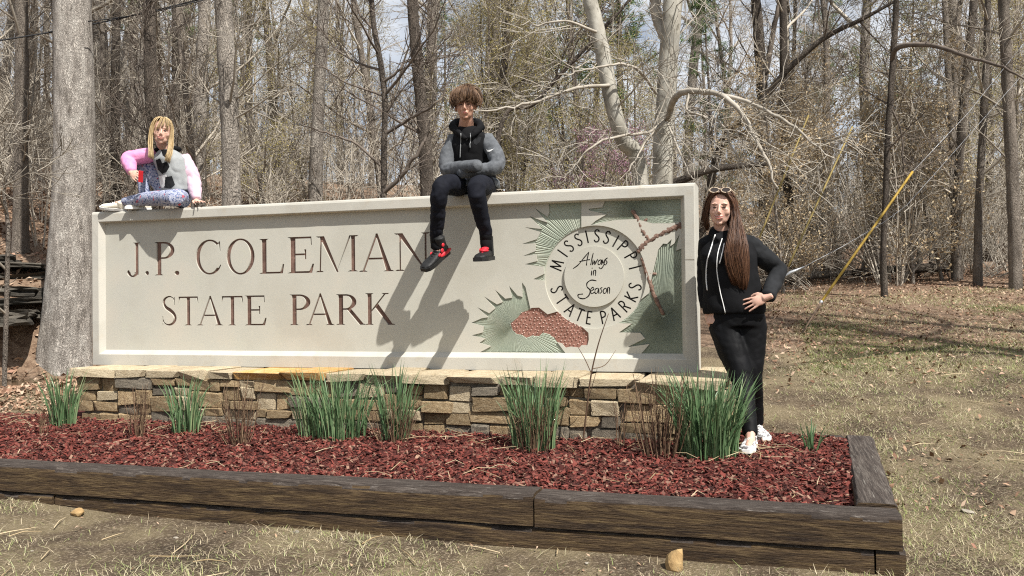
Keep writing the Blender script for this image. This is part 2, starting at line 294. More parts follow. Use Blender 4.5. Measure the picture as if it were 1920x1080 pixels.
# ------------------------------------------------------------------ terrain
def fbm(x, y, s, seed=0):
    x = np.asarray(x, float) * s + seed * 17.3; y = np.asarray(y, float) * s + seed * 9.1
    return (np.sin(x * 1.0 + 1.3 * np.sin(y * .7)) + np.sin(y * 1.13 + 1.7 * np.sin(x * .61 + 2)) + .5 * np.sin(2.3 * x + 1.9 * y) + .5 * np.sin(2.9 * y - 2.1 * x + 1)) / 3.0
def hillu(x, y): return (x + 6.3) * (-.85) + (y - 2.7) * .527
def ground_z(x, y):
    x = np.asarray(x, float); y = np.asarray(y, float)
    z = -.655 + .02 * fbm(x, y, 1.7) + .008 * fbm(x, y, 6.0, 2)
    z = z + .022 * np.clip(-x, -4, 6) * smoothstep(4, -1, y)
    z = z + .17 * smoothstep(-1.9, .6, y) + .118 * np.clip(y - .6, 0, 13) + .035 * np.clip(y - 13.6, 0, 60)
    z = z + .045 * smoothstep(1.5, 3.4, x) * smoothstep(0, -1.2, y)
    u = hillu(x, y) + .5 * fbm(x, y, .45, 3)
    dip = np.exp(-((u + .75) / .8) ** 2) * .30
    z = z - dip + .95 * smoothstep(-.1, .9, u) + .15 * np.clip(u - .6, 0, 30)
    z = z + .12 * fbm(x, y, .35, 5) * smoothstep(5, 14, y + np.clip(-x - 4, 0, 10))
    return z
def gh(px, py, lo=2.0, hi=90.0):
    d = ray(px, py); ts = np.arange(lo, hi, .02); P = CAM + d * ts[:, None]
    k = np.nonzero(P[:, 2] < ground_z(P[:, 0], P[:, 1]))[0]
    return P[k[0]] if len(k) else P[-1]

def grid(xs, ys, zf):
    X, Yg = np.meshgrid(xs, ys); Z = zf(X, Yg); nx, ny = len(xs), len(ys)
    v = np.stack([X, Yg, Z], -1).reshape(-1, 3)
    i = (np.arange(ny - 1)[:, None] * nx + np.arange(nx - 1)[None, :]).ravel()
    return v, np.stack([i, i + 1, i + nx + 1, i + nx], -1)
def axis(parts):
    out = []
    for a, b, st in parts: out += list(np.arange(a, b, st))
    return np.array(out + [parts[-1][1]])
# one sheet to the horizon; lawn soil near, leaf-strewn forest floor under the trees
GX = axis([(-260, -60, 20), (-60, -20, 2.5), (-20, -8, .4), (-8, 8, .11), (8, 20, .4), (20, 60, 2.5), (60, 260, 20)])
GY = axis([(-40, -8, 2.5), (-8, 5, .11), (5, 20, .3), (20, 60, 2.0), (60, 300, 20)])
g = Geo(); gv, gf = grid(GX, GY, ground_z)
far = np.hypot(gv[:, 0], gv[:, 1]); gv[:, 2] = np.minimum(gv[:, 2], 14)
g.add(gv, gf)
gm = g.mesh('ground', [M['ground'], M['litter_floor']])
cc = gv[gf].mean(1); mi = ((cc[:, 1] > 4.2 + .8 * fbm(cc[:, 0], cc[:, 1], .8)) | (hillu(cc[:, 0], cc[:, 1]) > -1.6)).astype(np.int32)
gm.polygons.foreach_set('material_index', mi)
mkobj('ground', gm, kind='structure')

# ------------------------------------------------------------------ raised bed: timbers
rng = np.random.default_rng(7)
ZT = -.428
def atz(px, py, Z): d = ray(px, py); return CAM + d * ((Z - CAM[2]) / d[2])
def timber(a, b, w, z0, z1, parent, seed, name='timber', top='timber_top', split=0.0):
    # weathered squared beam from a to b (xy of the front face), w = width to the left of a->b, eroded upper edges
    a = np.array(a, float); b = np.array(b, float); L = np.linalg.norm(b - a); d = (b - a) / L; nrm = np.array([-d[1], d[0]])
    k = max(10, int(L / .05)); h = z1 - z0; r = .016
    prof = [(0, 0), (0, .3 * h), (0, .6 * h), (0, h - r * 1.6), (.004, h - r * .7), (.016, h), (w * .3, h + .001), (w * .65, h), (w - .014, h), (w - .002, h - r), (w, h - 2 * r), (w, 0)]
    pn = len(prof); vs = np.zeros((k + 1, pn, 3)); rg = np.random.default_rng(seed)
    for i in range(k + 1):
        t = i / k * L; p = a + d * t
        for j, (u, zz) in enumerate(prof):
            q = mnoise.noise(Vector((t * 2.2 + seed * 7, u * 18, zz * 18))) + .5 * mnoise.noise(Vector((t * 9 + seed * 3, u * 30, zz * 30)))
            q2 = mnoise.noise(Vector((t * 5 + seed * 11, 3.1, 0)))
            e = .006 * q
            if 3 <= j <= 5: e += -.010 * max(0, q2 - .05)
            uu = u + (-e if j < 5 else 0) * 1.0; zz2 = zz + (e * .8 if 4 <= j <= 9 else 0)
            if j in (4, 5): zz2 -= .012 * max(0, q2); uu += .012 * max(0, q2)
            pp = p + nrm * uu; vs[i, j] = (pp[0], pp[1], z0 + zz2)
    i0 = (np.arange(k)[:, None] * pn + np.arange(pn - 1)[None, :]).ravel()
    f = np.stack([i0, i0 + pn, i0 + pn + 1, i0 + 1], -1)
    G = Geo(); G.add(vs.reshape(-1, 3), f)
    me_caps = []
    for e0 in (0, k):
        base = e0 * pn; c = vs[e0].mean(0); G.v.append(c[None]); ci = G.n; G.n += 1
        tri = [(ci, base + j, base + j + 1) if e0 else (ci, base + j + 1, base + j) for j in range(pn - 1)]
        G.f3.append(np.array(tri))
    me = G.mesh(name, [M['timber'], M[top]], smooth=False)
    zs = np.array([p.normal.z for p in me.polygons]); me.polygons.foreach_set('material_index', (zs > .45).astype(np.int32))
    me.polygons.foreach_set('use_smooth', np.ones(len(zs), bool))
    try: me.set_sharp_from_angle(angle=math.radians(50))
    except Exception: pass
    return mkobj(name, me, parent)
bed = empty('raised_bed_edging', (0, -1.86, -.66), 'dark weathered timber edging around the red mulch bed', 'timber edging')
YF, WT = -1.865, .185
xj = atz(1000, 930, ZT)[0]; XR = atz(1694, 972, ZT)[0]; xl = at(100, 915, YF)[0]; xr = at(1641, 1030, YF)[0]
timber((-6.2, YF - .012), (xj - .004, YF), WT, -.572, ZT + .004, bed, 1)
timber((xj + .004, YF - .004), (XR, YF), WT, -.574, ZT - .004, bed, 2)
timber((-6.2, YF - .002), (xl - .005, YF - .004), WT, -.74, -.58, bed, 3)
timber((xl + .005, YF + .006), (xr - .004, YF + .004), WT, -.74, -.578, bed, 4)
timber((xr + .004, YF + .008), (XR + .012, YF + .004), WT, -.74, -.580, bed, 5)
rb = atz(1640, 822, ZT); ib = atz(1578, 822, ZT); rf = atz(1684, 948, ZT)
timber((rf[0], YF + WT + .004), (rb[0], rb[1] + .05), .175, -.572, ZT + .006, bed, 6, top='timber_top_side')
timber((rf[0] + .008, YF + WT + .01), (rb[0] + .01, rb[1]), .175, -.74, -.577, bed, 7, top='timber_top_side')
yb = rb[1] + .0
timber((2.2, yb - .12), (rb[0] - .19, yb - .09), .16, -.60, ZT + .008, bed, 8)
p0 = atz(-60, 800, ZT - .02); p1 = atz(62, 776, ZT - .02)
timber((p0[0], p0[1]), (p1[0], p1[1]), .15, -.62, ZT - .02, bed, 9)

# ------------------------------------------------------------------ mulch bed
def wall_y(x): return -.335 - .026 * (np.asarray(x, float) + 2.6)
def mulch_z(x, y):
    x = np.asarray(x, float); y = np.asarray(y, float)
    t = smoothstep(YF + .15, wall_y(x), y)
    return -.470 + .078 * t + .012 * fbm(x, y, 4.0, 4) + .007 * fbm(x, y, 13, 6) - .03 * smoothstep(2.7, 3.3, x)
g = Geo(); g.add(*grid(np.arange(-6.2, XR - .05, .06), np.arange(YF + WT - .02, yb - .02, .05), mulch_z))
mv = g.v[0]; lim = np.interp(mv[:, 1], [YF + WT, rb[1]], [rf[0] - .15, rb[0] - .16]); mv[:, 0] = np.minimum(mv[:, 0], lim)
lft = (mv[:, 0] < -2.75) & (mv[:, 1] > -.7); mv[lft, 2] -= .5 * smoothstep(-.55, -.30, mv[lft, 1])
g.obj('mulch_bed', M['mulch_base'], kind='structure')
def scatter_boxes(n, xs, ys, zf, size, tilt, rg, keep=None):
    x = rg.uniform(*xs, n); y = rg.uniform(*ys, n)
    if keep is not None:
        k = keep(x, y); x, y = x[k], y[k]
    n = len(x); z = zf(x, y)
    L = rg.uniform(size[0], size[1], n); W = L * rg.uniform(.25, .6, n); T = rg.uniform(.003, .008, n)
    a = rg.uniform(0, 2 * math.pi, n); t1 = rg.normal(0, tilt, n); t2 = rg.normal(0, tilt, n)
    ex = np.stack([np.cos(a) * np.cos(t1), np.sin(a) * np.cos(t1), np.sin(t1)], -1)
    ey = np.stack([-np.sin(a) * np.cos(t2), np.cos(a) * np.cos(t2), np.sin(t2)], -1); ez = np.cross(ex, ey)
    cor = np.array([(-1, -1, -1), (1, -1, -1), (1, 1, -1), (-1, 1, -1), (-1, -1, 1), (1, -1, 1), (1, 1, 1), (-1, 1, 1)], float) * .5
    c = cor[None] * rg.uniform(.55, 1.2, (n, 8, 1))
    v = (np.stack([x, y, z + .004 + np.abs(rg.normal(0, .006, n))], -1)[:, None] + c[..., :1] * (L[:, None, None] * ex[:, None]) + c[..., 1:2] * (W[:, None, None] * ey[:, None]) + c[..., 2:] * (T[:, None, None] * ez[:, None]))
    f = np.array([(4, 5, 6, 7), (0, 1, 5, 4), (1, 2, 6, 5), (2, 3, 7, 6), (3, 0, 4, 7)])
    F = (np.arange(n)[:, None, None] * 8 + f[None]).reshape(-1, 4)
    return v.reshape(-1, 3), F
def in_bed(x, y):
    right = np.interp(y, [YF + WT, rb[1]], [rf[0] - .17, rb[0] - .18])
    return (x < right) & ((y < wall_y(x) + .03) | ((x > 2.72) & (y < yb - .1)) | ((x < -2.68) & (y < -.35 + .2 * np.sin(x * 3))))
g = Geo(); g.add(*scatter_boxes(48000, (-5.6, 3.45), (YF + WT + .01, .3), mulch_z, (.010, .040), .42, rng, in_bed))
g.obj('mulch_chips', M['mulch'], smooth=False, kind='stuff', label='red wood mulch chips covering the raised bed', cat='mulch')
g = Geo(); r2 = np.random.default_rng(21)
for i in range(200):
    x = r2.uniform(-5, 3.2); y = r2.uniform(YF + WT + .06, -.45)
    if r2.random() < .55: x = r2.choice([-2.3, -1.3, -.9, .9, 1.5, 2.55, 2.8]) + r2.normal(0, .25); y = -.62 + r2.normal(0, .12)
    if not in_bed(np.array(x), np.array(y)): continue
    a = r2.uniform(0, math.pi); L = r2.uniform(.05, .22); d = V(math.cos(a), math.sin(a), 0); c = V(x, y, float(mulch_z(x, y)) + .012 + r2.uniform(0, .02))
    q = c + V(0, 0, r2.uniform(-.005, .03))
    g.tube([c - d * L / 2, q, c + d * L / 2 + V(r2.normal(0, .02), r2.normal(0, .02), r2.uniform(0, .02))], [.0025, .0022, .001], 3, cap=False)
g.obj('dry_stalks', M['straw'], kind='stuff', label='pale dry stalks scattered on the red mulch', cat='dry stalks')

# ------------------------------------------------------------------ stone base
def stone_mesh(seed):
    rg = np.random.default_rng(seed); bm = bmesh.new(); bmesh.ops.create_cube(bm, size=1.0)
    for v in bm.verts: v.co += Vector(rg.uniform(-.07, .07, 3))
    bmesh.ops.bevel(bm, geom=list(bm.edges), offset=.07, segments=1, affect='EDGES', profile=.6)
    for v in bm.verts: v.co += Vector(rg.normal(0, .026, 3))
    me = bpy.data.meshes.new('stone'); bm.to_mesh(me); bm.free(); return me
XL, XRW = atz(137, 692, 0)[0] - .02, atz(1361, 712, 0)[0]
base = empty('stone_base', (0, -.4, -.42), 'low tan fieldstone base with pale capstones carrying the park sign', 'stone wall')
SM = {}
for k in ('stone', 'stone_grey', 'stone_orange', 'stone_pale'):
    SM[k] = []
    for s_ in range(6):
        me = stone_mesh(s_ + 11); me.materials.append(M[k]); SM[k].append(me)
def stone(c, size, kind, rz=0.0, name='stone'):
    o = mkobj(name, random.choice(SM[kind]), base)
    o.location = Vector(c) - base.location; o.matrix_parent_inverse = Matrix.Identity(4)
    o.scale = size; o.rotation_euler = (random.gauss(0, .012), random.gauss(0, .012), rz + random.gauss(0, .012)); return o
random.seed(5)
WR = -.026
g = Geo(); g.box((XL + .06, -.02, -.55), (XRW - .05, .42, -.03))
v = g.v[0]
g2 = Geo(); g2.add([(XL + .05, wall_y(XL) + .016, -.55), (XRW - .05, wall_y(XRW) + .016, -.55), (XRW - .05, .43, -.55), (XL + .05, .43, -.55),
                    (XL + .05, wall_y(XL) + .016, -.022), (XRW - .05, wall_y(XRW) + .016, -.022), (XRW - .05, .43, -.022), (XL + .05, .43, -.022)],
                   [(0, 3, 2, 1), (4, 5, 6, 7), (0, 1, 5, 4), (1, 2, 6, 5), (2, 3, 7, 6), (3, 0, 4, 7)])
g2.obj('mortar', M['mortar'], base, smooth=False)
x = XL + .01
while x < XRW - .08:                                            # courses under the caps
    cw = random.uniform(.26, .46)
    if x + cw > XRW - .2: cw = XRW - x
    rows = random.choice([[.07, .105, .08, .12], [.105, .065, .09, .12], [.055, .095, .065, .07, .10], [.09, .12, .065, .11], [.065, .065, .12, .12], [.11, .08, .085, .11]])
    z = -.062
    for ri, h in enumerate(rows):
        nst = 1 if random.random() < .25 else (2 if cw < .42 or random.random() < .6 else 3)
        if h > .12: nst = min(nst, 2)
        cuts = sorted([random.uniform(.3, .7)] if nst == 2 else [random.uniform(.25, .4), random.uniform(.6, .75)] if nst == 3 else [])
        ed = [0] + cuts + [1]
        for i in range(nst):
            xa, xb = x + cw * ed[i], x + cw * ed[i + 1]; dz = random.uniform(-.006, .006)
            kind = 'stone' if random.random() < .72 else ('stone_pale' if random.random() < .55 else 'stone_grey')
            if ri == len(rows) - 1: kind = 'stone_grey' if random.random() < .68 else 'stone'
            if random.random() < .035 and ri < 2: kind = 'stone_orange'
            xc = (xa + xb) / 2; pr = random.uniform(-.012, .022)
            stone((xc, wall_y(xc) + .055 - pr, z - h / 2 + dz), (xb - xa - .008, .13, h - .007), kind, math.atan(WR))
        z -= h
    x += cw
x = XL - .03; i = 0
xo1, xo2 = atz(455, 700, 0)[0], atz(532, 700, 0)[0]
while x < XRW - .1:                                             # capstones
    w = random.uniform(.22, .42)
    if x + w > XRW - .18: w = XRW + .01 - x
    if x < xo1 - .2 < x + w: w = max(.2, xo1 - .17 - x)
    xc = x + w / 2; kind = 'stone_pale'
    if abs(xc - xo1) < .17 or abs(xc - xo2) < .16: kind = 'stone_orange'
    yf = wall_y(xc) - .035 - random.uniform(0, .02)
    stone((xc, (yf + .02) / 2, -.030 + random.uniform(-.003, .002)), (w - .012, .02 - yf, .064 + random.uniform(-.014, .006)), kind, math.atan(WR) * .5, 'capstone')
    x += w
for yy in (-.28, -.06, .18, .36):                               # right-hand return
    for z, h in ((-.14, .10), (-.25, .11), (-.36, .11)):
        stone((XRW - .07, yy + random.uniform(-.02, .02), z), (.13, random.uniform(.19, .23), h - .012), random.choice(['stone', 'stone_grey', 'stone_pale']))
stone((XRW - .10, .24, -.04), (.24, .42, .08), 'stone_pale', 0, 'capstone')

# ------------------------------------------------------------------ sign: frame, panel, carved letters, emblem
SW, SH, MG, MB, TH = 4.5849 * S / 2, 1.18 * S, .0757, .0906, .31
sign = empty('park_sign', (0, .15, 0), 'large pale concrete park entrance sign with carved brown lettering and pine emblem', 'sign')
PY = .05                                                         # panel plane
def rot_frame():
    g = Geo(); bv = .022
    X0, X1, Z0, Z1 = -SW, SW, .0, SH; x0, x1, z0, z1 = X0 + MG, X1 - MG, MB, SH - MG - .012
    n = 90
    def edge(a, b, n): return [a + (b - a) * t for t in np.linspace(0, 1, n + 1)]
    # closed loop around the face, subdivided so worn edges can wander
    def loop(xa, xb, za, zb, y, jit, sd, nx=n, nz=24):
        p = [(x, y, za) for x in edge(xa, xb, nx)[:-1]] + [(xb, y, z) for z in edge(za, zb, nz)[:-1]] + [(x, y, zb) for x in edge(xb, xa, nx)[:-1]] + [(xa, y, z) for z in edge(zb, za, nz)[:-1]]
        p = np.array(p)
        for q in p:
            nn = mnoise.noise(Vector((q[0] * 9 + sd, q[2] * 9, sd))) * jit
            q[1] += nn; q[2] += nn * .7; q[0] += nn * .5
        return p
    L = [loop(x0 + .024, x1 - .024, z0 + .03, z1 - .005, PY, 0, 1), loop(x0, x1, z0, z1, .004, .0012, 2), loop(x0 - .005, x1 + .005, z0 - .005, z1 + .005, 0, .0012, 3),
         loop(X0 + .010, X1 - .010, Z0, Z1 - bv, 0, .0015, 4), loop(X0 + .003, X1 - .003, Z0, Z1 - bv * .35, .006, .0015, 5), loop(X0, X1, Z0, Z1, bv, .0015, 6), loop(X0, X1, Z0, Z1, TH - .02, 0, 7), loop(X0 + .01, X1 - .01, Z0, Z1 - .015, TH, 0, 8)]
    m = len(L[0]); vs = np.concatenate(L)
    fs = []
    for k in range(len(L) - 1):
        for i in range(m):
            j = (i + 1) % m; fs.append((k * m + i, k * m + j, (k + 1) * m + j, (k + 1) * m + i))
    g.add(vs, np.array(fs)[:, ::-1])
    g.add([(X0 + .01, TH, Z0), (X1 - .01, TH, Z0), (X1 - .01, TH, Z1 - .015), (X0 + .01, TH, Z1 - .015)], [(0, 3, 2, 1)])
    me = g.mesh('frame', M['concrete'], smooth=False)
    return mkobj('frame', me, sign), (x0 + .024, x1 - .024, z0 + .03, z1 - .005)
frame, PR = rot_frame()
frame['label'] = 'raised concrete frame'
gg = Geo()                                                       # cast joint on the right upright
zj = at(1287, 487, 0)[2]; gg.box((SW - MG + .003, -.0015, zj - .0018), (SW - .012, .0012, zj + .0018)); gg.obj('casting_joint', M['mortar'], frame, smooth=False)

def pp(px, py): q = at(px, py, PY); return (q[0], q[2])
def z5(x, y): return pp(860 + x / 3.0, 340 + y / 3.0)
# each region: (class key, priority, depth below the panel, list of convex-ish polygons in panel x,z)
REG = []
def quads(path, w):
    path = np.asarray(path, float); w = np.broadcast_to(np.asarray(w, float), (len(path),))
    t = np.gradient(path, axis=0); t /= np.linalg.norm(t, axis=1)[:, None] + 1e-12; n = np.stack([-t[:, 1], t[:, 0]], -1)
    a, b = path + n * w[:, None] / 2, path - n * w[:, None] / 2
    return [[tuple(a[i]), tuple(b[i]), tuple(b[i + 1]), tuple(a[i + 1])] for i in range(len(path) - 1)]
def ringarc(cx, cy, rx, ry, T, t, a0, a1, n=22):
    an = np.radians(np.linspace(a0, a1, n)); o = np.stack([cx + rx * np.cos(an), cy + ry * np.sin(an)], -1); i = np.stack([cx + (rx - T) * np.cos(an), cy + (ry - t) * np.sin(an)], -1)
    return [[tuple(o[k]), tuple(o[k + 1]), tuple(i[k + 1]), tuple(i[k])] for k in range(n - 1)]
TT, tt = .145, .055
def rect(x0, y0, x1, y1): return [(x0, y0), (x1, y0), (x1, y1), (x0, y1)]
def slant(xa, ya, xb, yb, w): return [(xa - w / 2, ya), (xa + w / 2, ya), (xb + w / 2, yb), (xb - w / 2, yb)]
def serif(x, y, hw, up):
    h = .035 if up else -.035
    return [(x - hw, y), (x + hw, y), (x + hw * .55, y + h), (x - hw * .55, y + h)]
def stem(x, T=TT, s=.14, top=True, bot=True):
    o = [rect(x - T / 2, 0, x + T / 2, 1)]
    if bot: o.append(serif(x, 0, s, True))
    if top: o.append(serif(x, 1, s, False))
    return o
def glyph(c):
    P = []
    if c == 'J': P = [rect(.40 - TT / 2, -.02, .40 + TT / 2, 1), serif(.40, 1, .14, False)] + ringarc(.24, .06, .2225, .155, TT, .05, 180, 360, 14) + [[(.02, .10), (.10, .14), (.14, .06), (.05, .0)]]; w = .56
    elif c == '.': P = [[(.075 + .075 * math.cos(a), .07 + .075 * math.sin(a)) for a in np.arange(8) * math.pi / 4]]; w = .15
    elif c == 'P': P = stem(.17) + ringarc(.32, .745, .33, .255, TT, .05, -90, 90) + [rect(.17, .49, .33, .54), rect(.17, .95, .33, 1.0)]; w = .66
    elif c == 'R': P = stem(.17) + ringarc(.32, .745, .31, .255, TT, .05, -90, 90) + [rect(.17, .49, .33, .54), rect(.17, .95, .33, 1.0), slant(.40, .52, .78, .0, .15), serif(.80, 0, .10, True)]; w = .88
    elif c == 'C': P = ringarc(.5, .5, .48, .53, TT, .05, 48, 318, 36) + [[(.80, .93), (.86, .98), (.875, .68), (.84, .68)], [(.835, .13), (.80, .16), (.88, .27), (.90, .25)]]; w = .92
    elif c == 'O': P = ringarc(.5, .5, .49, .53, TT, .05, 0, 180, 22) + ringarc(.5, .5, .49, .53, TT, .05, 180, 360, 22); w = 1.0
    elif c == 'L': P = stem(.17) + [rect(.17, 0, .66, .05), [(.60, .0), (.70, .0), (.74, .27), (.70, .27), (.64, .08)]]; w = .74
    elif c == 'E': P = stem(.17) + [rect(.17, 0, .62, .05), [(.56, .0), (.67, .0), (.72, .25), (.68, .25), (.61, .08)], rect(.17, .95, .64, 1.0), [(.62, 1.0), (.655, 1.0), (.665, .77), (.63, .77)], rect(.17, .49, .5, .54), [(.47, .38), (.52, .38), (.52, .65), (.47, .65)]]; w = .72
    elif c == 'M': P = [slant(.12, 0, .155, 1, .06), serif(.12, 0, .12, True), serif(.13, 1, .12, False), [(.10, 1), (.25, 1), (.66, .0), (.60, -.02)], [(.60, -.02), (.64, .07), (1.02, 1), (.97, 1)], rect(1.01, 0, 1.135, 1), serif(1.07, 0, .15, True), serif(1.11, 1, .13, False)]; w = 1.24
    elif c == 'A': P = [slant(.10, 0, .47, 1.02, .055), [(.43, 1.03), (.49, 1.05), (.86, 0), (.71, 0)], rect(.25, .33, .68, .38), serif(.10, 0, .12, True), serif(.79, 0, .15, True)]; w = .94
    elif c == 'N': P = [rect(.125, 0, .18, 1), serif(.15, 0, .14, True), serif(.10, 1, .11, False), [(.06, 1), (.23, 1), (.90, -.02), (.86, -.02), (.80, .06)], rect(.845, -.02, .90, 1), serif(.872, 1, .13, False)]; w = 1.0
    elif c == 'T': P = stem(.40, s=.14, top=False) + [rect(.05, .95, .75, 1.0), [(.02, .78), (.05, .78), (.10, .97), (.04, 1.0)], [(.78, .78), (.75, .78), (.70, .97), (.76, 1.0)]]; w = .80
    elif c == 'S':
        q = crom([(.51, .80), (.47, .93), (.32, 1.0), (.15, .93), (.09, .78), (.17, .62), (.34, .51), (.49, .38), (.545, .22), (.46, .06), (.28, 0), (.12, .06), (.05, .2)], 4)
        ww = np.interp(np.arange(len(q)) / (len(q) - 1), [0, .18, .3, .5, .7, .85, 1], [.035, .045, .10, .145, .11, .05, .035]); P = quads(q, ww) + [[(.495, .97), (.53, .98), (.535, .70), (.50, .70)], [(.035, .30), (.065, .30), (.06, .0), (.025, -.01)]]; w = .6
    elif c == 'K': P = stem(.17) + [slant(.24, .44, .66, .97, .055), serif(.68, 1, .13, False), [(.33, .56), (.45, .66), (.92, 0), (.76, 0)], serif(.86, 0, .13, True)]; w = .98
    return P, w
def put(c, xa, xb, ytop, ybot):
    # xa..xb, ytop..ybot: the letter's box in photograph pixels, mapped to the panel plane
    P, w = glyph(c); xm = (xa + xb) / 2
    l, r = pp(xa, ybot), pp(xb, ybot); t = pp(xm, ytop); h = t[1] - (l[1] + r[1]) / 2; zb = (l[1] + r[1]) / 2
    sx = (r[0] - l[0]) / w
    REG.append((c, 3, .013, [[(l[0] + x * sx, zb + z * h) for x, z in q] for q in P], 'carve'))
for c, xa, xb, yt, yb_ in (('J', 237, 264, 455, 514), ('.', 272, 279.5, 459, 516), ('P', 288, 328, 453.5, 516), ('.', 327, 336.5, 457, 516), ('C', 366, 416, 451, 513), ('O', 424, 478, 449, 513),
                           ('L', 484, 533, 447.5, 513), ('E', 537, 589, 444, 512), ('M', 592, 673, 442, 509.5), ('A', 674, 740, 440.5, 509), ('N', 740, 807, 436.5, 507.5),
                           ('S', 303, 331, 556, 609), ('T', 333, 373, 556, 610), ('A', 370, 419, 557, 610), ('T', 414, 457, 555, 610), ('E', 457, 500, 554, 610),
                           ('P', 541, 583, 552, 609.5), ('A', 574, 628, 552.5, 609.5), ('R', 628, 685, 551.5, 609), ('K', 683, 741, 549.5, 609)):
    put(c, xa, xb, yt, yb_)
# emblem regions, traced in panel coordinates
rc = z5(764, 538); rr_ = (z5(1050, 538)[0] - z5(478, 538)[0]) / 2; rd = (z5(928, 536)[0] - z5(592, 536)[0]) / 2; dc = z5(760, 536)
cir = lambda c, r, n: [(c[0] + r * math.cos(a), c[1] + r * math.sin(a)) for a in np.arange(n) * 2 * math.pi / n]
REG.append(('ring', 4, .020, [cir(rc, rr_, 96)], 'panel'))
REG.append(('disc', 5, .002, [cir(dc, rd, 72)], 'panel'))
FAN = {
 'a': ((720, 420), [(505, 112), (690, 112), (690, 300), (560, 420), (480, 560), (420, 550), (482, 520), (478, 480), (372, 466), (442, 448), (436, 410), (362, 420), (432, 392), (432, 348), (356, 352), (440, 325), (462, 285), (372, 258), (468, 268), (398, 196), (470, 222), (500, 232), (428, 150), (500, 200), (510, 170)], 'fan'),
 'b': ((985, 175), [(730, 155), (808, 146), (822, 112), (1250, 100), (1252, 228), (1190, 236), (1090, 236), (1000, 212), (900, 216), (835, 225), (742, 246), (770, 222), (832, 186), (738, 164)], 'fan'),
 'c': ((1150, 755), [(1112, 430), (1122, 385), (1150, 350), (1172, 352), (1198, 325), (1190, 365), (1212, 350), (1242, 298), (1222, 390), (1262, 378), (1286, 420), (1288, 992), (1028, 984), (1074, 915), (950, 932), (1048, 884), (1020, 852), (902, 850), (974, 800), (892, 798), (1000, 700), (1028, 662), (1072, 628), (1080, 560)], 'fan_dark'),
 'd': ((305, 810), [(72, 795), (130, 770), (165, 765), (104, 708), (172, 742), (205, 715), (144, 648), (215, 692), (246, 680), (205, 610), (262, 660), (300, 655), (284, 588), (330, 642), (358, 650), (356, 568), (376, 595), (404, 720), (520, 860), (600, 978), (120, 970), (182, 928), (118, 908), (150, 885), (74, 866), (135, 850), (140, 815)], 'fan')}
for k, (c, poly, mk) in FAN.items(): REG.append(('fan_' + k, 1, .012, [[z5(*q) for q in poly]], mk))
CONE = [(290, 800), (328, 768), (352, 738), (384, 728), (410, 712), (452, 710), (500, 748), (556, 732), (588, 742), (622, 778), (662, 790), (702, 826), (730, 852), (732, 890), (724, 922), (690, 922), (680, 936), (628, 930), (600, 936), (580, 912), (552, 904), (536, 882), (508, 860), (470, 852), (450, 872), (412, 868), (378, 880), (350, 862), (326, 860), (302, 838)]
REG.append(('cone', 2, .011, [[z5(*q) for q in CONE]], 'cone'))
sans = {'M': [[(0, 0), (.12, 1), (.42, .12), (.72, 1), (.84, 0)]], 'I': [[(.1, 0), (.1, 1)]], 'P': [[(.08, 0), (.08, 1), (.35, 1), (.52, .88), (.54, .73), (.45, .56), (.08, .48)]], 'T': [[(.3, 0), (.3, 1)], [(0, 1), (.62, 1)]],
        'A': [[(0, 0), (.36, 1), (.72, 0)], [(.14, .36), (.58, .36)]], 'E': [[(.5, 0), (.08, 0), (.08, 1), (.5, 1)], [(.08, .52), (.42, .52)]], 'R': [[(.08, 0), (.08, 1), (.35, 1), (.5, .88), (.5, .66), (.38, .52), (.08, .5)], [(.3, .5), (.6, 0)]],
        'K': [[(.08, 0), (.08, 1)], [(.55, 1), (.1, .48), (.6, 0)]], 'S': [[(.5, .84), (.4, .97), (.25, 1), (.09, .9), (.08, .72), (.25, .55), (.42, .42), (.5, .25), (.42, .07), (.25, 0), (.1, .04), (.03, .18)]]}
def ringtext(txt, angs, r, h, flip):
    for c, a in zip(txt, angs):
        a = math.radians(a); wid = max(q[0] for s_ in sans[c] for q in s_); ca, sa = math.cos(a), math.sin(a)
        upv = (ca, sa) if not flip else (-ca, -sa); rtv = (sa, -ca) if not flip else (-sa, ca)
        o = (rc[0] + r * ca, rc[1] + r * sa); P = []
        for s_ in sans[c]:
            q = np.array(s_) if c != 'S' else crom(s_, 3)
            q = np.array([(o[0] + rtv[0] * (x - wid / 2) * h * .82 + upv[0] * (y - .5) * h, o[1] + rtv[1] * (x - wid / 2) * h * .82 + upv[1] * (y - .5) * h) for x, y in q])
            for i in range(len(q) - 1):                          # straight pieces with square joints
                P += quads([q[i] - (q[i + 1] - q[i]) * .03, q[i + 1] + (q[i + 1] - q[i]) * .03], .0105)
        REG.append((c, 7, .028, P, 'ringcarve'))
RL = (rr_ + rd) / 2 * 1.01; HL = (rr_ - rd) * .58
ringtext('MISSISSIPPI', [162, 144, 130, 114, 101.5, 87, 72.5, 59.5, 46.5, 28.5, 13], RL, HL, False)
ringtext('STATEPARKS', [196.5, 213.5, 231.5, 247, 260.5, 281, 297.5, 314.5, 330.5, 345.5], RL, HL, True)
def script(c, strokes, w=6.5):
    P = []
    for s_ in strokes:
        q = crom([z5(*k) for k in s_], 4); n = len(q); ww = (.6 + .4 * np.abs(np.sin(np.arange(n) * .55))) * w / 3 / 295 * 1.15
        P += quads(q, ww)
    REG.append((c, 7, .008, P, 'ringcarve'))
script('A', [[(642, 492), (672, 470), (705, 430), (732, 398)], [(732, 398), (722, 440), (718, 474)], [(678, 452), (705, 446), (738, 440)]])
script('l', [[(757, 402), (748, 440), (742, 472)]])
script('w', [[(756, 440), (752, 470), (766, 446), (764, 470), (782, 438)]])
script('a', [[(802, 440), (787, 448), (784, 466), (796, 466), (804, 442), (804, 470)]])
script('y', [[(810, 440), (811, 462), (824, 438), (814, 474), (800, 492), (788, 484)]])
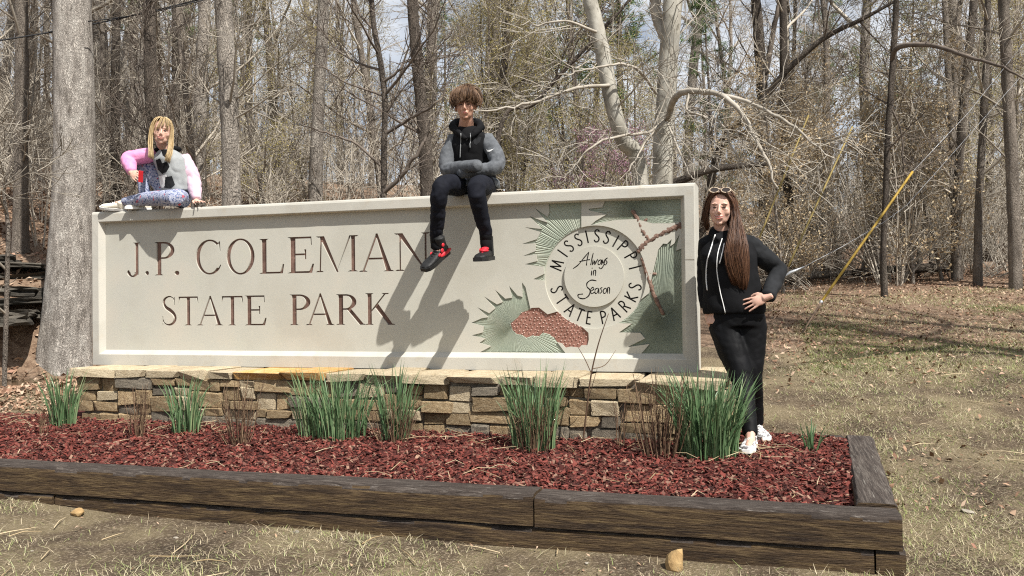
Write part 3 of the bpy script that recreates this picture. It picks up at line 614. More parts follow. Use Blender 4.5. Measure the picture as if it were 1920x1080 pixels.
script('s', [[(838, 430), (826, 440), (834, 454), (826, 470), (816, 466)]])
script('i', [[(748, 502), (746, 530)], [(750, 486), (751, 491)]])
script('n', [[(757, 530), (759, 504), (770, 502), (769, 532)]])
script('S', [[(775, 560), (745, 556), (722, 572), (722, 594), (738, 612), (732, 642), (706, 660), (676, 655), (672, 638), (698, 634)]], 7.5)
script('e', [[(744, 618), (760, 606), (754, 596), (742, 610), (746, 632), (764, 624)]])
script('a', [[(784, 600), (768, 608), (768, 630), (780, 626), (788, 602), (788, 632)]])
script('s', [[(808, 596), (798, 604), (806, 618), (794, 632)]])
script('o', [[(824, 600), (814, 612), (816, 630), (828, 626), (832, 608), (824, 600)]])
script('n', [[(838, 632), (838, 600), (848, 600), (848, 632)]])

vs2, faces2, fkey = [], [], []
vs2 += [Vector((PR[0], PR[2])), Vector((PR[1], PR[2])), Vector((PR[1], PR[3])), Vector((PR[0], PR[3]))]; faces2.append([0, 1, 2, 3]); fkey.append(-1)
for ri, (c, pri, dep, polys, mk) in enumerate(REG):
    for q in polys:
        q = [(min(max(x, PR[0] + .001), PR[1] - .001), min(max(z, PR[2] + .001), PR[3] - .001)) for x, z in q]
        ar = sum(q[i][0] * q[(i + 1) % len(q)][1] - q[(i + 1) % len(q)][0] * q[i][1] for i in range(len(q)))
        if abs(ar) < 1e-9: continue
        if ar < 0: q = q[::-1]
        b = len(vs2); vs2 += [Vector(t) for t in q]; faces2.append(list(range(b, b + len(q)))); fkey.append(ri)
ed2 = [(f[i], f[(i + 1) % len(f)]) for f in faces2 for i in range(len(f))]
cv, ce, cf, ov, oe, of = mgeo.delaunay_2d_cdt(vs2, ed2, [], 0, 1e-6, False)
def inside(poly, x, y):
    n = len(poly); r = np.zeros(len(x), bool)
    for i in range(n):
        (x0, y0), (x1, y1) = poly[i], poly[(i + 1) % n]
        c = ((y0 > y) != (y1 > y)) & (x < (x1 - x0) * (y - y0) / (y1 - y0 + 1e-12) + x0); r ^= c
    return r
_co = np.array([(v.x, v.y) for v in cv]); _cf = np.array(cf); _ct = _co[_cf].mean(1)
cls = np.full(len(_cf), -1); _pri = np.full(len(_cf), -1)
for k, f in enumerate(faces2):
    if fkey[k] < 0: continue
    q = [tuple(vs2[i]) for i in f]; lo = np.min(q, 0); hi = np.max(q, 0); p_ = REG[fkey[k]][1]
    c_ = np.nonzero((_ct >= lo).all(1) & (_ct <= hi).all(1) & (_pri < p_))[0]
    if len(c_):
        c_ = c_[inside(q, _ct[c_, 0], _ct[c_, 1])]; cls[c_] = fkey[k]; _pri[c_] = p_
cls = cls.tolist()
depth = lambda c: 0.0 if c < 0 else REG[c][2]
edges = {}
for ti, t in enumerate(cf):
    for i in range(3): edges.setdefault((t[i], t[(i + 1) % 3]), ti)
bykey = {}
for ti, c in enumerate(cls): bykey.setdefault(c, []).append(ti)
parts = {}
emblem = None
for c, tis in sorted(bykey.items()):
    V3, F3, W4, mp_ = [], [], [], {}
    def vid(i, d):
        k = (i, round(d, 5))
        if k not in mp_: mp_[k] = len(V3); V3.append((cv[i].x, PY + d, cv[i].y))
        return mp_[k]
    dc_ = depth(c)
    for ti in tis:
        t = cf[ti]; F3.append([vid(i, dc_) for i in t])
        for i in range(3):
            a, b = t[i], t[(i + 1) % 3]; o = edges.get((b, a))
            if o is None: continue
            do = depth(cls[o])
            if do < dc_ - 1e-6: W4.append([vid(a, dc_), vid(a, do), vid(b, do), vid(b, dc_)][::-1])
    G = Geo(); G.addm(V3, F3, W4)
    if c < 0:
        nm, mm, par = 'panel', [M['panel']], sign
    else:
        r = REG[c]; mm = [M[r[4]], M['panel'] if r[4] != 'ringcarve' else M['ringcarve']]
        nm = {'ring': 'emblem_ring', 'disc': 'emblem_disc', 'cone': 'pine_cone'}.get(r[0], 'pine_needle_fan' if r[0].startswith('fan') else 'letter'); par = sign
    me = G.mesh(nm, mm, smooth=False)
    if len(mm) > 1:
        mi = np.zeros(len(me.polygons), np.int32); mi[len(F3):] = 1; me.polygons.foreach_set('material_index', mi)
    parts[c] = mkobj(nm, me, par)
    if nm == 'letter': parts[c]['label'] = 'carved letter ' + REG[c][0] if REG[c][0] != '.' else 'carved full stop'
# needles: fine radial ridges inside every fan
r3 = np.random.default_rng(3)
for ri, (c, pri, dep, polys, mk) in enumerate(REG):
    if not c.startswith('fan_'): continue
    poly = polys[0]; ctr = z5(*FAN[c[-1]][0]); G = Geo(); cone_p = [z5(*q) for q in CONE]
    for a in np.arange(0, 2 * math.pi, math.radians(1.9)):
        a += r3.normal(0, .006); rs = np.arange(.015, 1.2, .006); x = ctr[0] + rs * math.cos(a); y = ctr[1] + rs * math.sin(a)
        ok = inside(poly, x, y) & (np.hypot(x - rc[0], y - rc[1]) > rr_ + .004) & ~inside(cone_p, x, y) & (x < PR[1] - .006) & (y < PR[3] - .006) & (y > PR[2] + .006)
        k = 0
        while k < len(rs):
            if ok[k]:
                e = k
                while e + 1 < len(rs) and ok[e + 1]: e += 1
                if e - k > 4:
                    p0 = V(x[k], PY + dep, y[k]); p1 = V(x[e], PY + dep, y[e]); n_ = V(-math.sin(a), 0, math.cos(a))
                    w0, w1 = min(.004, .0011 + rs[k] * .013), min(.0065, .0011 + rs[e] * .013); hh = .0045
                    G.add([p0 - n_ * w0, p0 + n_ * w0, p0 + V(0, -hh, 0), p1 - n_ * w1, p1 + n_ * w1, p1 + V(0, -hh, 0)], [(0, 3, 5, 2), (2, 5, 4, 1)])
                k = e
            k += 1
    G.obj('carved_needles', M[mk], parts[ri], smooth=False)
    # cone scales
    if c == 'fan_d':
        ck = [i for i, r in enumerate(REG) if r[0] == 'cone'][0]; G = Geo()
        for iy, yy in enumerate(np.arange(705, 945, 19)):
            for xx in np.arange(285, 740, 22):
                q = z5(xx + (11 if iy % 2 else 0) + r3.normal(0, 3), yy + r3.normal(0, 3))
                if inside(cone_p, np.array([q[0]]), np.array([q[1]]))[0] and inside(cone_p, np.array([q[0] + .012]), np.array([q[1] - .012]))[0]:
                    G.ell((q[0], PY + .0105, q[1]), (.0055, .0065, .0045), nu=6, nv=4)
        G.obj('cone_scales', M['cone_tip'], parts[ck])
def zt(x, y, d=-.004): q = z5(x, y); return V(q[0], PY + d, q[1])
G = Geo(); wob = lambda k, n: 1 + .22 * r3.normal(0, 1, (k, n)).clip(-1.5, 1.5)
for path, r in (([(1254, 246), (1200, 268), (1140, 296), (1075, 332), (1035, 366), (1008, 396)], [.030, .028, .024, .021, .024, .022]), ([(975, 162), (1000, 205), (1022, 252), (1045, 300), (1072, 330)], [.014, .016, .018, .020, .021]),
                ([(1018, 262), (1038, 232), (1058, 212)], [.016, .014, .011]), ([(1028, 430), (1046, 480), (1066, 545), (1090, 620), (1122, 690), (1152, 750)], [.012, .016, .019, .018, .016, .013]), ([(1058, 530), (1084, 520), (1110, 520)], [.016, .013, .012])):
    q = crom([zt(*p) for p in path], 6); G.tube(q, .78 * np.interp(np.linspace(0, 1, len(q)), np.linspace(0, 1, len(r)), r), 10, wob=wob)
vv = np.concatenate(G.v); G.v = [np.stack([vv[:, 0], np.maximum(PY + .012 + (vv[:, 1] - PY) * .75, PY - .02), vv[:, 2]], -1)]
G.obj('carved_branch', M['twig'], sign)

# ------------------------------------------------------------------ trees
def unit(v): return v / (np.linalg.norm(v) + 1e-12)
def grow(G, rg, p, d, L, r, lvl, sp, tips=None):
    k = sp['segs'][lvl]; pts = [p]; q = p; dd = unit(d); st = L / k
    for i in range(k):
        dd = unit(dd + rg.normal(0, sp['wob'][lvl], 3) + V(0, 0, sp['trop'][lvl])); q = q + dd * st; pts.append(q)
    pts = np.array(pts); rad = r * np.linspace(1, sp['tip'][lvl], k + 1)
    G.tube(pts, np.maximum(rad, sp['rmin']), sp['sides'][lvl], cap=False)
    children(G, rg, pts, rad, lvl, sp, tips)
def children(G, rg, pts, rad, lvl, sp, tips=None, n=None):
    if lvl + 1 >= len(sp['segs']):
        if tips is not None: tips.append(pts[len(pts) // 2]); tips.append(pts[-1])
        return
    seg = np.linalg.norm(np.diff(pts, axis=0), axis=1); cum = np.concatenate([[0], np.cumsum(seg)]); L = cum[-1]
    n = n or sp['n'][lvl]
    for t in np.sort(rg.uniform(sp['start'][lvl], .98, n)):
        pos = np.array([np.interp(t * L, cum, pts[:, i]) for i in range(3)]); rr = float(np.interp(t * L, cum, rad))
        i = min(len(pts) - 2, int(np.searchsorted(cum, t * L)) - 1); td = unit(pts[i + 1] - pts[i])
        side = unit(np.cross(td, rg.normal(0, 1, 3))); an = rg.normal(sp['ang'][lvl], .22)
        d = td * math.cos(an) + side * math.sin(an)
        ln = sp['len'][lvl] * (1 - .55 * t) * rg.uniform(.6, 1.25)
        grow(G, rg, pos, d, ln, min(rr * .62, max(sp['rmin'], ln * sp['rk'][lvl])), lvl + 1, sp, tips)
BARE = dict(segs=[12, 6, 4, 3], wob=[.05, .10, .13, .15], trop=[.02, .06, .06, .05], tip=[.35, .25, .3, .5], sides=[8, 5, 3, 3], n=[20, 8, 6], start=[.22, .2, .15], ang=[.95, .85, .8], len=[3.0, 1.35, .62], rk=[.014, .009, .008], rmin=.0042)
LOW = dict(BARE, n=[26, 8, 6], start=[.06, .15, .1], len=[2.2, 1.1, .5])
TALL = dict(BARE, n=[22, 9, 6], start=[.30, .2, .15], len=[4.2, 1.8, .75], rk=[.016, .010, .008])
SHRUB = dict(segs=[5, 3, 2], wob=[.09, .12, .14], trop=[.05, .04, .04], tip=[.3, .3, .5], sides=[3, 3, 3], n=[9, 4], start=[.15, .1], ang=[.75, .8], len=[.95, .42], rk=[.009, .008], rmin=.0040)
def leafquads(pts, rg, n_each, spread, size):
    pts = np.repeat(np.asarray(pts), n_each, 0); n = len(pts)
    c = pts + rg.normal(0, spread, (n, 3)); a = rg.normal(0, 1, (n, 3)); a /= np.linalg.norm(a, axis=1)[:, None]
    b = np.cross(a, rg.normal(0, 1, (n, 3))); b /= np.linalg.norm(b, axis=1)[:, None] + 1e-9
    s = rg.uniform(.6, 1.3, n)[:, None] * size
    v = np.stack([c - a * s, c + b * s * .55, c + a * s, c - b * s * .55], 1).reshape(-1, 3)
    return v, np.arange(n * 4).reshape(-1, 4)
def tree_proto(seed, h, r0, sp, lean=.03, leaves=None):
    rg = np.random.default_rng(seed); T = Geo(); C = Geo(); k = 14
    d = unit(V(rg.normal(0, lean), rg.normal(0, lean), 1)); p = V(0, 0, -.15); pts = [p]
    for i in range(k): d = unit(d + rg.normal(0, .035, 3) + V(0, 0, .03)); p = p + d * h / k; pts.append(p)
    pts = np.array(pts); rad = r0 * np.linspace(1, .28, k + 1); rad[0] *= 1.35
    T.tube(pts, rad, 9, wob=lambda k, n: 1 + rg.normal(0, .05, (k, n)))
    tips = []; children(C, rg, pts, rad, 0, sp, tips)
    L = None
    if leaves: L = Geo(); L.add(*leafquads(tips, rg, *leaves))
    return T, C, L
PROTO = {}
def proto(key, seed, h, r0, sp, mats, lean=.03, leaves=None, lmat=None):
    T, C, L = tree_proto(seed, h, r0, sp, lean, leaves)
    PROTO.setdefault(key, []).append((T.mesh('trunk', mats[0]), C.mesh('crown', mats[1]), L.mesh('leaves', lmat, smooth=False) if L else None))
for i in range(4): proto('slim', 40 + i, 9.5 + i, .075 + .01 * i, LOW, (M['bark_mid'], M['twig_mid']), .04)
for i in range(3): proto('tall', 60 + i, 16 + i, .14 + .02 * i, TALL, (M['bark_pale'], M['twig_pale']), .03)
for i in range(3): proto('dark', 70 + i, 13 + i, .10 + .02 * i, BARE, (M['bark_dark'], M['twig_mid']), .05)
for i in range(2): proto('bud', 80 + i, 7.5 + i, .05, dict(LOW, n=[24, 8, 5]), (M['bark_mid'], M['twig_mid']), .06, (5, .10, .021), M['bud'])
proto('tan', 90, 5.0, .04, dict(LOW, n=[24, 7, 4], len=[1.6, .8, .4]), (M['bark_pale'], M['twig_pale']), .08, (3, .06, .030), M['tanleaf'])
proto('tan', 91, 4.2, .035, dict(LOW, n=[22, 7, 4], len=[1.5, .8, .4]), (M['bark_pale'], M['twig_pale']), .08, (3, .06, .030), M['tanleaf'])
proto('redbud', 95, 5.0, .05, dict(LOW, n=[20, 8, 5], len=[1.8, .9, .4]), (M['bark_dark'], M['twig_dark']), .08, (5, .05, .022), M['pink'])
def pine_proto(seed):
    rg = np.random.default_rng(seed); T = Geo(); C = Geo(); N_ = Geo(); h = 17.0; k = 12
    pts = np.array([V(rg.normal(0, .05), rg.normal(0, .05), z) for z in np.linspace(-.2, h, k)]); rad = np.linspace(.17, .03, k); T.tube(pts, rad, 9)
    cents = []
    for i in range(46):
        z = rg.uniform(.30, 1.0) ** .9 * h; a = rg.uniform(0, 6.28); L = (1 - z / h) * 3.4 + .7; d = V(math.cos(a), math.sin(a), rg.uniform(-.05, .35))
        q = np.array([V(0, 0, z) + d * L * t + V(0, 0, .35 * t * t) for t in (0, .35, .7, 1)]) + rg.normal(0, .05, (4, 3)); q[0] = (0, 0, z)
        C.tube(q, np.linspace(.03, .008, 4), 4, cap=False)
        for t in np.linspace(.35, 1, 7):
            c = V(0, 0, z) + d * L * t + V(0, 0, .35 * t * t) + rg.normal(0, .13, 3); cents.append(c)
    for c in cents:
        n = 26; dirs = rg.normal(0, 1, (n, 3)) + V(0, 0, .35); dirs /= np.linalg.norm(dirs, axis=1)[:, None]; s = rg.uniform(.14, .30, n)[:, None]
        w = np.cross(dirs, rg.normal(0, 1, (n, 3))); w /= np.linalg.norm(w, axis=1)[:, None]; w *= .016
        o = c + rg.normal(0, .07, (n, 3)); v = np.stack([o - w, o + w, o + dirs * s], 1).reshape(-1, 3); N_.add(v, np.arange(n * 3).reshape(-1, 3))
    PROTO.setdefault('pine', []).append((T.mesh('trunk', M['bark_mid']), C.mesh('crown', M['twig_dark']), N_.mesh('needles', M['needle'], smooth=False)))
pine_proto(1); pine_proto(2)
def plant(key, x, y, s, rz, label, group, name='forest_tree', cat='tree', i=None, sink=.0):
    T, C, L = PROTO[key][i if i is not None else random.randrange(len(PROTO[key]))]
    o = empty(name, (x, y, float(ground_z(x, y)) - sink), label, cat, group); o.scale = (s, s, s); o.rotation_euler = (random.gauss(0, .03), random.gauss(0, .03), rz)
    for nm, me in (('trunk', T), ('crown', C), ('leaves' if key != 'pine' else 'needles', L)):
        if me is None: continue
        c = bpy.data.objects.new(nm, me); COL.objects.link(c); c.parent = o
    return o
def ground_at(px, dep):
    q = CAM + (FW + RT * ((px - 960) / FPX)) * dep; return q[0], q[1]

def hero(name, label, path, rad, barkm, twigm, sp=None, seed=1, nb=14, flare=1.0, extra=(), sides=12, cat='tree', group=None, rough=.05, dep=None, nbx=None, start=.0, furrow=0.0):
    # path: (px, py, depth) points from the ground up, rad in metres; extra: limbs as (points, radii)
    rg = np.random.default_rng(seed)
    P = np.array([pd(*q) for q in path]); P[0, 2] = min(P[0, 2], float(ground_z(P[0, 0], P[0, 1]))) - .4
    q = crom(P, 6 if not furrow else 26); r = np.interp(np.linspace(0, 1, len(q)), np.linspace(0, 1, len(rad)), rad)
    o = empty(name, P[0], label, cat, group)
    T = Geo(); ph = rg.uniform(0, 6.28)
    def wob(k, n):
        th = np.arange(n) * 2 * math.pi / n; w = 1 + rough * rg.normal(0, 1, (k, n)).clip(-1.6, 1.6)
        if furrow:                                              # ridged bark plates
            zz = np.linspace(0, 1, k)[:, None] * 60; A = th[None] * 14 + 1.6 * fbm(zz * .5, th[None] * 3, 1.0, 4); w = w - furrow * np.clip(1 - np.abs(np.sin(A + .9 * fbm(th[None] * 9, zz * .8, 1.0, 2))) * 2.6, 0, 1) * (.5 + .5 * fbm(th[None] * 5, zz * 1.3, 1.0, 7)) + .012 * fbm(th[None] * 11, zz * 2.2, 1.0, 9)
        fl = np.exp(-np.linspace(0, 1, k) * 14)[:, None] * (flare - 1); return w + fl * (1 + .55 * np.cos(5 * th + ph) + .3 * np.cos(3 * th))[None]
    T.tube(q, r, sides, wob=wob); T.obj('trunk', barkm, o)
    C = Geo(); lims = 0
    for pts, rr in extra:
        w = crom([pd(*k) for k in pts], 5); w = w + rg.normal(0, .012, w.shape) * np.linspace(0, 1, len(w))[:, None]
        rr = np.interp(np.linspace(0, 1, len(w)), np.linspace(0, 1, len(rr)), rr); C.tube(w, rr, 6, cap=False)
        if sp: children(C, rg, w, rr, 1, sp, None, n=max(4, int(len(w) * .45)))
    if sp and nb: children(C, rg, q, r, 0, dict(sp, start=[start] + list(sp['start'][1:])), None, n=nb)
    if C.n: C.obj('crown', twigm, o)
    return o
random.seed(11)
HB = dict(BARE, len=[1.7, .85, .42], n=[12, 7, 5], rk=[.012, .009, .008])
HD = dict(BARE, len=[2.0, 1.0, .5], n=[12, 7, 5])
qa = gh(121, 668); da = float((qa - CAM) @ FW)
oak = hero('oak_tree', 'thick grey oak trunk with furrowed bark rising at the left end of the sign', [(121, 664, da), (131, 520, da), (139, 330, da + .05), (139, 150, da + .1), (135, 0, da + .15), (130, -300, da + .3), (128, -700, da + .4)],
           np.array([.0268, .0246, .0228, .0216, .0206, .018, .012]) * da, M['oak'], M['twig_mid'], TALL, 3, 10, flare=1.24, sides=88, rough=.0, start=.72, furrow=.05)
qb = gh(38, 474); db = float((qb - CAM) @ FW)
hero('slender_tree', 'slim grey tree left of the thick oak, standing on the leafy bank', [(37, 472, db), (40, 330, db), (41, 150, db), (40, 0, db), (42, -300, db)], [.13, .105, .10, .095, .06], M['bark_mid'], M['twig_mid'], HD, 4, 10, 1.3, start=.2)
hero('poplar_tree', 'pale slim trunk just left of its wider neighbour behind the girl', [(368, 420, 14.5), (372, 330, 14.5), (378, 150, 14.5), (384, 0, 14.6), (390, -350, 14.8)], [.12, .115, .105, .10, .06], M['bark_pale'], M['twig_pale'], HD, 5, 9, start=.35)
hero('poplar_tree', 'wider pale grey trunk right of the girl, knotted near the top', [(436, 430, 12.5), (434, 330, 12.5), (428, 170, 12.5), (421, 40, 12.6), (416, -60, 12.6), (412, -400, 12.8)], [.14, .135, .128, .122, .12, .07], M['bark_pale'], M['twig_pale'], HD, 6, 9, start=.4)
hero('brushy_tree', 'dark short tree with many upright shoots above the girl', [(290, 400, 11.5), (288, 300, 11.5), (284, 180, 11.5), (281, 80, 11.5), (285, -60, 11.5), (288, -200, 11.6)], [.085, .085, .085, .08, .05, .03], M['bark_dark'], M['twig_dark'],
     dict(HD, ang=[.5, .6, .7], len=[1.6, .8, .4], trop=[.02, .18, .08, .05]), 7, 30, start=.25)
hero('grey_tree', 'tall grey trunk standing between the girl and the boy', [(590, 400, 15), (592, 330, 15), (597, 200, 15), (604, 60, 15), (607, -30, 15), (612, -350, 15)], [.125, .12, .105, .10, .095, .06], M['bark_pale'], M['twig_mid'], HD, 8, 10, start=.3)
hero('dark_slender_tree', 'thin dark crooked tree with spreading limbs left of the boy', [(716, 400, 9.5), (720, 300, 9.5), (722, 190, 9.5), (712, 110, 9.5), (700, 40, 9.5), (694, -60, 9.5), (680, -260, 9.6)], [.038, .036, .034, .033, .03, .027, .015], M['bark_dark'], M['twig_dark'], HB, 9, 12, sides=8, start=.2,
     extra=[([(724, 250, 9.5), (770, 222, 9.4), (815, 195, 9.3), (840, 158, 9.3)], [.02, .018, .014, .008]), ([(713, 310, 9.5), (660, 265, 9.5), (600, 245, 9.5), (560, 232, 9.5)], [.015, .013, .01, .006]), ([(716, 155, 9.5), (745, 135, 9.4), (768, 112, 9.4), (800, 112, 9.4)], [.018, .016, .012, .006]),
            ([(715, 365, 9.5), (752, 330, 9.4), (780, 290, 9.3), (806, 245, 9.3)], [.028, .026, .022, .010]), ([(705, 60, 9.5), (672, 20, 9.5), (655, -30, 9.5)], [.016, .013, .008]), ([(718, 180, 9.5), (640, 150, 9.6), (605, 120, 9.6)], [.012, .009, .005])])
hero('dark_tree', 'straight dark trunk close behind the boy on his left side', [(802, 410, 14), (800, 340, 14), (792, 220, 14), (782, 110, 14), (774, 0, 14), (768, -320, 14)], [.115, .11, .10, .098, .092, .05], M['bark_dark'], M['twig_dark'], HD, 10, 10, start=.35)
hero('tan_trunk_tree', 'slim warm tan trunk rising behind the boy on his right side', [(958, 420, 20), (955, 340, 20), (953, 220, 20), (950, 100, 20), (947, 0, 20), (945, -300, 20)], [.12, .11, .105, .10, .095, .05], M['bark_pale'], M['twig_mid'], HD, 11, 9, start=.3)
beech = dict(BARE, len=[1.6, 1.0, .5], n=[10, 6, 4], trop=[.0, -.02, .0, .0], rk=[.011, .008, .007])
hero('leaning_beech', 'smooth pale beech trunk leaning left above the emblem', [(1222, 380, 10.4), (1200, 330, 10.3), (1168, 262, 10.2), (1147, 190, 10.1), (1132, 110, 10.1), (1114, 30, 10.1), (1104, -20, 10.1), (1075, -260, 10.2)], [.10, .098, .095, .092, .09, .088, .085, .05], M['beech'], M['beech_twig'], beech, 12, 6, rough=.02, start=.3,
     extra=[([(1142, 160, 10.0), (1080, 165, 9.8), (1010, 190, 9.7), (930, 205, 9.6), (840, 212, 9.5)], [.022, .02, .016, .012, .006]), ([(1118, 60, 10.0), (1060, 40, 9.8), (1000, 48, 9.8)], [.018, .014, .008])])
hero('great_beech', 'stout pale beech trunk rising behind the right end of the sign', [(1240, 390, 10.8), (1243, 300, 10.8), (1248, 210, 10.8), (1254, 100, 10.8), (1261, 10, 10.8), (1270, -120, 10.8), (1276, -350, 10.9)], [.135, .13, .125, .12, .122, .11, .07], M['beech'], M['beech_twig'], beech, 13, 6, rough=.02, start=.3,
     extra=[([(1246, 70, 10.9), (1232, 30, 11), (1222, -20, 11), (1208, -120, 11)], [.07, .07, .068, .05]),
            ([(1252, 225, 10.6), (1262, 190, 10.0), (1285, 172, 9.6), (1345, 176, 9.2), (1385, 205, 9.0), (1412, 250, 8.9), (1438, 300, 8.8), (1455, 352, 8.7)], [.04, .04, .038, .030, .026, .022, .018, .010]),
            ([(1345, 176, 9.2), (1400, 190, 9.0), (1450, 215, 8.8), (1500, 245, 8.7), (1560, 300, 8.6)], [.022, .020, .017, .014, .008]),
            ([(1246, 225, 10.6), (1215, 248, 10.0), (1165, 255, 9.6), (1110, 275, 9.3), (1070, 320, 9.2), (1050, 345, 9.2)], [.02, .018, .015, .012, .009, .005]),
            ([(1230, 175, 10.7), (1205, 140, 10.2), (1182, 124, 9.9), (1140, 122, 9.7), (1090, 132, 9.6), (1050, 140, 9.6)], [.022, .02, .017, .014, .010, .006]),
            ([(1292, 176, 9.5), (1288, 205, 9.4), (1310, 215, 9.3), (1355, 232, 9.2), (1372, 275, 9.1), (1400, 325, 9.0)], [.014, .013, .012, .012, .010, .006]),
            ([(1250, 228, 10.4), (1270, 275, 10.0), (1288, 318, 9.8), (1300, 338, 9.7)], [.014, .012, .010, .006]), ([(1246, 228, 10.4), (1215, 260, 10.0), (1185, 310, 9.8), (1165, 350, 9.8)], [.014, .012, .009, .006])])
hero('forked_dark_tree', 'dark upright trunk in the woods above the woman', [(1440, 420, 17), (1432, 300, 17), (1428, 160, 17), (1422, 60, 17), (1414, -40, 17), (1400, -300, 17)], [.125, .12, .11, .10, .095, .05], M['bark_dark'], M['twig_dark'], HD, 14, 12, start=.3,
     extra=[([(1434, 150, 17), (1450, 60, 17), (1468, -20, 17)], [.06, .05, .04])])
qc = gh(1660, 557); dc2 = float((qc - CAM) @ FW)
hero('arching_tree', 'dark thin tree with one long arching limb at the lawn edge', [(1660, 556, dc2), (1656, 480, dc2), (1660, 380, dc2), (1665, 250, dc2), (1674, 120, dc2), (1681, 0, dc2), (1690, -250, dc2)], [.06 * dc2 / 14, .05 * dc2 / 14, .046 * dc2 / 14, .046 * dc2 / 14, .05 * dc2 / 14, .048 * dc2 / 14, .03], M['bark_dark'], M['twig_dark'], HB, 15, 10, 1.25, start=.3,
     extra=[([(1672, 112, dc2), (1682, 90, dc2 - .2), (1720, 83, dc2 - .5), (1775, 92, dc2 - .9), (1820, 108, dc2 - 1.2), (1870, 122, dc2 - 1.5), (1935, 150, dc2 - 1.8)], [.04, .042, .04, .034, .028, .022, .014]),
            ([(1668, 195, dc2), (1690, 250, dc2), (1694, 320, dc2)], [.016, .014, .010])])
hero('ribbed_tree', 'tall brown trunk at the right edge, leaning slightly right', [(1790, 520, 15), (1795, 380, 15), (1803, 240, 15), (1815, 110, 15), (1826, 0, 15), (1838, -250, 15)], [.08, .075, .072, .07, .066, .04], M['bark_mid'], M['twig_mid'], HD, 16, 12, start=.25)
hero('edge_tree', 'grey brown trunk at the far right edge of the woods', [(1904, 500, 13.5), (1900, 380, 13.5), (1893, 230, 13.5), (1886, 90, 13.5), (1880, -30, 13.5), (1870, -250, 13.5)], [.10, .095, .09, .085, .08, .05], M['bark_mid'], M['twig_mid'], HD, 17, 12, start=.25)
hero('edge_tree', 'slim trunk with flaring foot on the lawn edge near the right border', [(1832, 508, 14), (1834, 440, 14), (1838, 330, 14), (1846, 180, 14), (1852, 30, 14), (1856, -250, 14)], [.075, .06, .058, .056, .05, .03], M['bark_mid'], M['twig_mid'], HD, 18, 12, start=.2, flare=1.3)
hero('leaning_dead_tree', 'dark dead trunk leaning up to the right behind the woman', [(1290, 350, 15.5), (1345, 290, 15.2), (1410, 212, 15), (1480, 128, 14.8), (1548, 70, 14.6), (1620, 34, 14.4), (1700, -10, 14.2)], [.07, .065, .058, .052, .045, .035, .02], M['bark_dark'], M['twig_dark'], HD, 19, 14, start=.3, cat='fallen tree')
hero('leaning_thin_tree', 'thin dark bare trunk leaning up to the right of the boy', [(900, 290, 12), (935, 252, 12), (1000, 195, 12), (1055, 135, 12), (1110, 78, 12), (1180, 0, 12), (1230, -60, 12)], [.035, .034, .032, .028, .024, .02, .012], M['bark_dark'], M['twig_dark'], HB, 20, 6, start=.3, cat='fallen tree')
random.seed(3)
hero('crooked_sapling', 'thin crooked pale sapling at the left edge of the picture', [(5, 560, 9.2), (14, 500, 9.2), (16, 430, 9.2), (8, 360, 9.2), (22, 300, 9.2), (48, 250, 9.2)], [.025, .024, .022, .018, .013, .006], M['bark_mid'], M['twig_mid'], HB, 22, 5, start=.2, sides=7)
# fallen logs
def log(name, label, pts, rad, m, seed):
    G = Geo(); rg = np.random.default_rng(seed); q = crom([pd(*k) for k in pts], 5)
    for k in q: k[2] = max(k[2], float(ground_z(k[0], k[1])) + rad[0] * .3)
    G.tube(q, np.interp(np.linspace(0, 1, len(q)), np.linspace(0, 1, len(rad)), rad), 9, wob=lambda k, n: 1 + .08 * rg.normal(0, 1, (k, n))); G.obj(name, m, label=label, cat='log')
dl = float((gh(1500, 535) - CAM) @ FW)
log('fallen_log', 'pale fallen log lying beyond the woman at the lawn edge', [(1400, 532, dl), (1470, 522, dl + .1), (1540, 515, dl + .3), (1600, 512, dl + .5)], [.07, .075, .07, .05], M['bark_pale'], 1)
dl2 = float((gh(1740, 520) - CAM) @ FW)
log('fallen_log', 'dark fallen log on the ground right of the arching tree', [(1600, 512, dl2), (1700, 504, dl2), (1790, 502, dl2 + .2)], [.07, .09, .07], M['bark_dark'], 2)
log('fallen_limb', 'dark horizontal limb hanging above the woman behind the sign', [(1245, 352, 12.5), (1320, 322, 12.3), (1380, 312, 12.2), (1435, 308, 12.1)], [.06, .05, .045, .03], M['bark_dark'], 3)

# forest behind: repeats with shared meshes, each tree a thing of its own
random.seed(21)
def in_clear(x, y):                                             # keep lawn, bed and creek free
    if y < 3.0 and x > -3.5: return True
    q = V(x, y, float(ground_z(x, y))) - CAM; dp = q @ FW; px = 960 + FPX * (q @ RT) / dp
    if px > 1380 and dp < 14.5: return True
    if dp < 11.5: return True
    return False
ORD = ['first', 'second', 'third', 'fourth', 'fifth', 'sixth', 'seventh', 'eighth', 'ninth', 'tenth', 'eleventh', 'twelfth', 'thirteenth', 'fourteenth', 'fifteenth', 'sixteenth']
def forest(n, key, dmin, dmax, smin, smax, label, group, pxr=(-80, 2000), name='forest_tree', cat='tree'):
    k = 0; tries = 0; made = []
    while k < n and tries < n * 30:
        tries += 1; dp = math.sqrt(random.uniform(dmin ** 2, dmax ** 2)); px = random.uniform(*pxr); x, y = ground_at(px, dp)
        if in_clear(x, y): continue
        made.append((px, plant(key, x, y, random.uniform(smin, smax), random.uniform(0, 6.28), label, group, name, cat))); k += 1
    if dmin < 20:                                               # nearer trees can be told apart: count them across the picture
        for i, (_, o) in enumerate(sorted(made, key=lambda q: q[0])): o['label'] = label + ', ' + ORD[i] + ' from left'
LR = (-80, 500); MR = (500, 1360); RR = (1360, 2000)
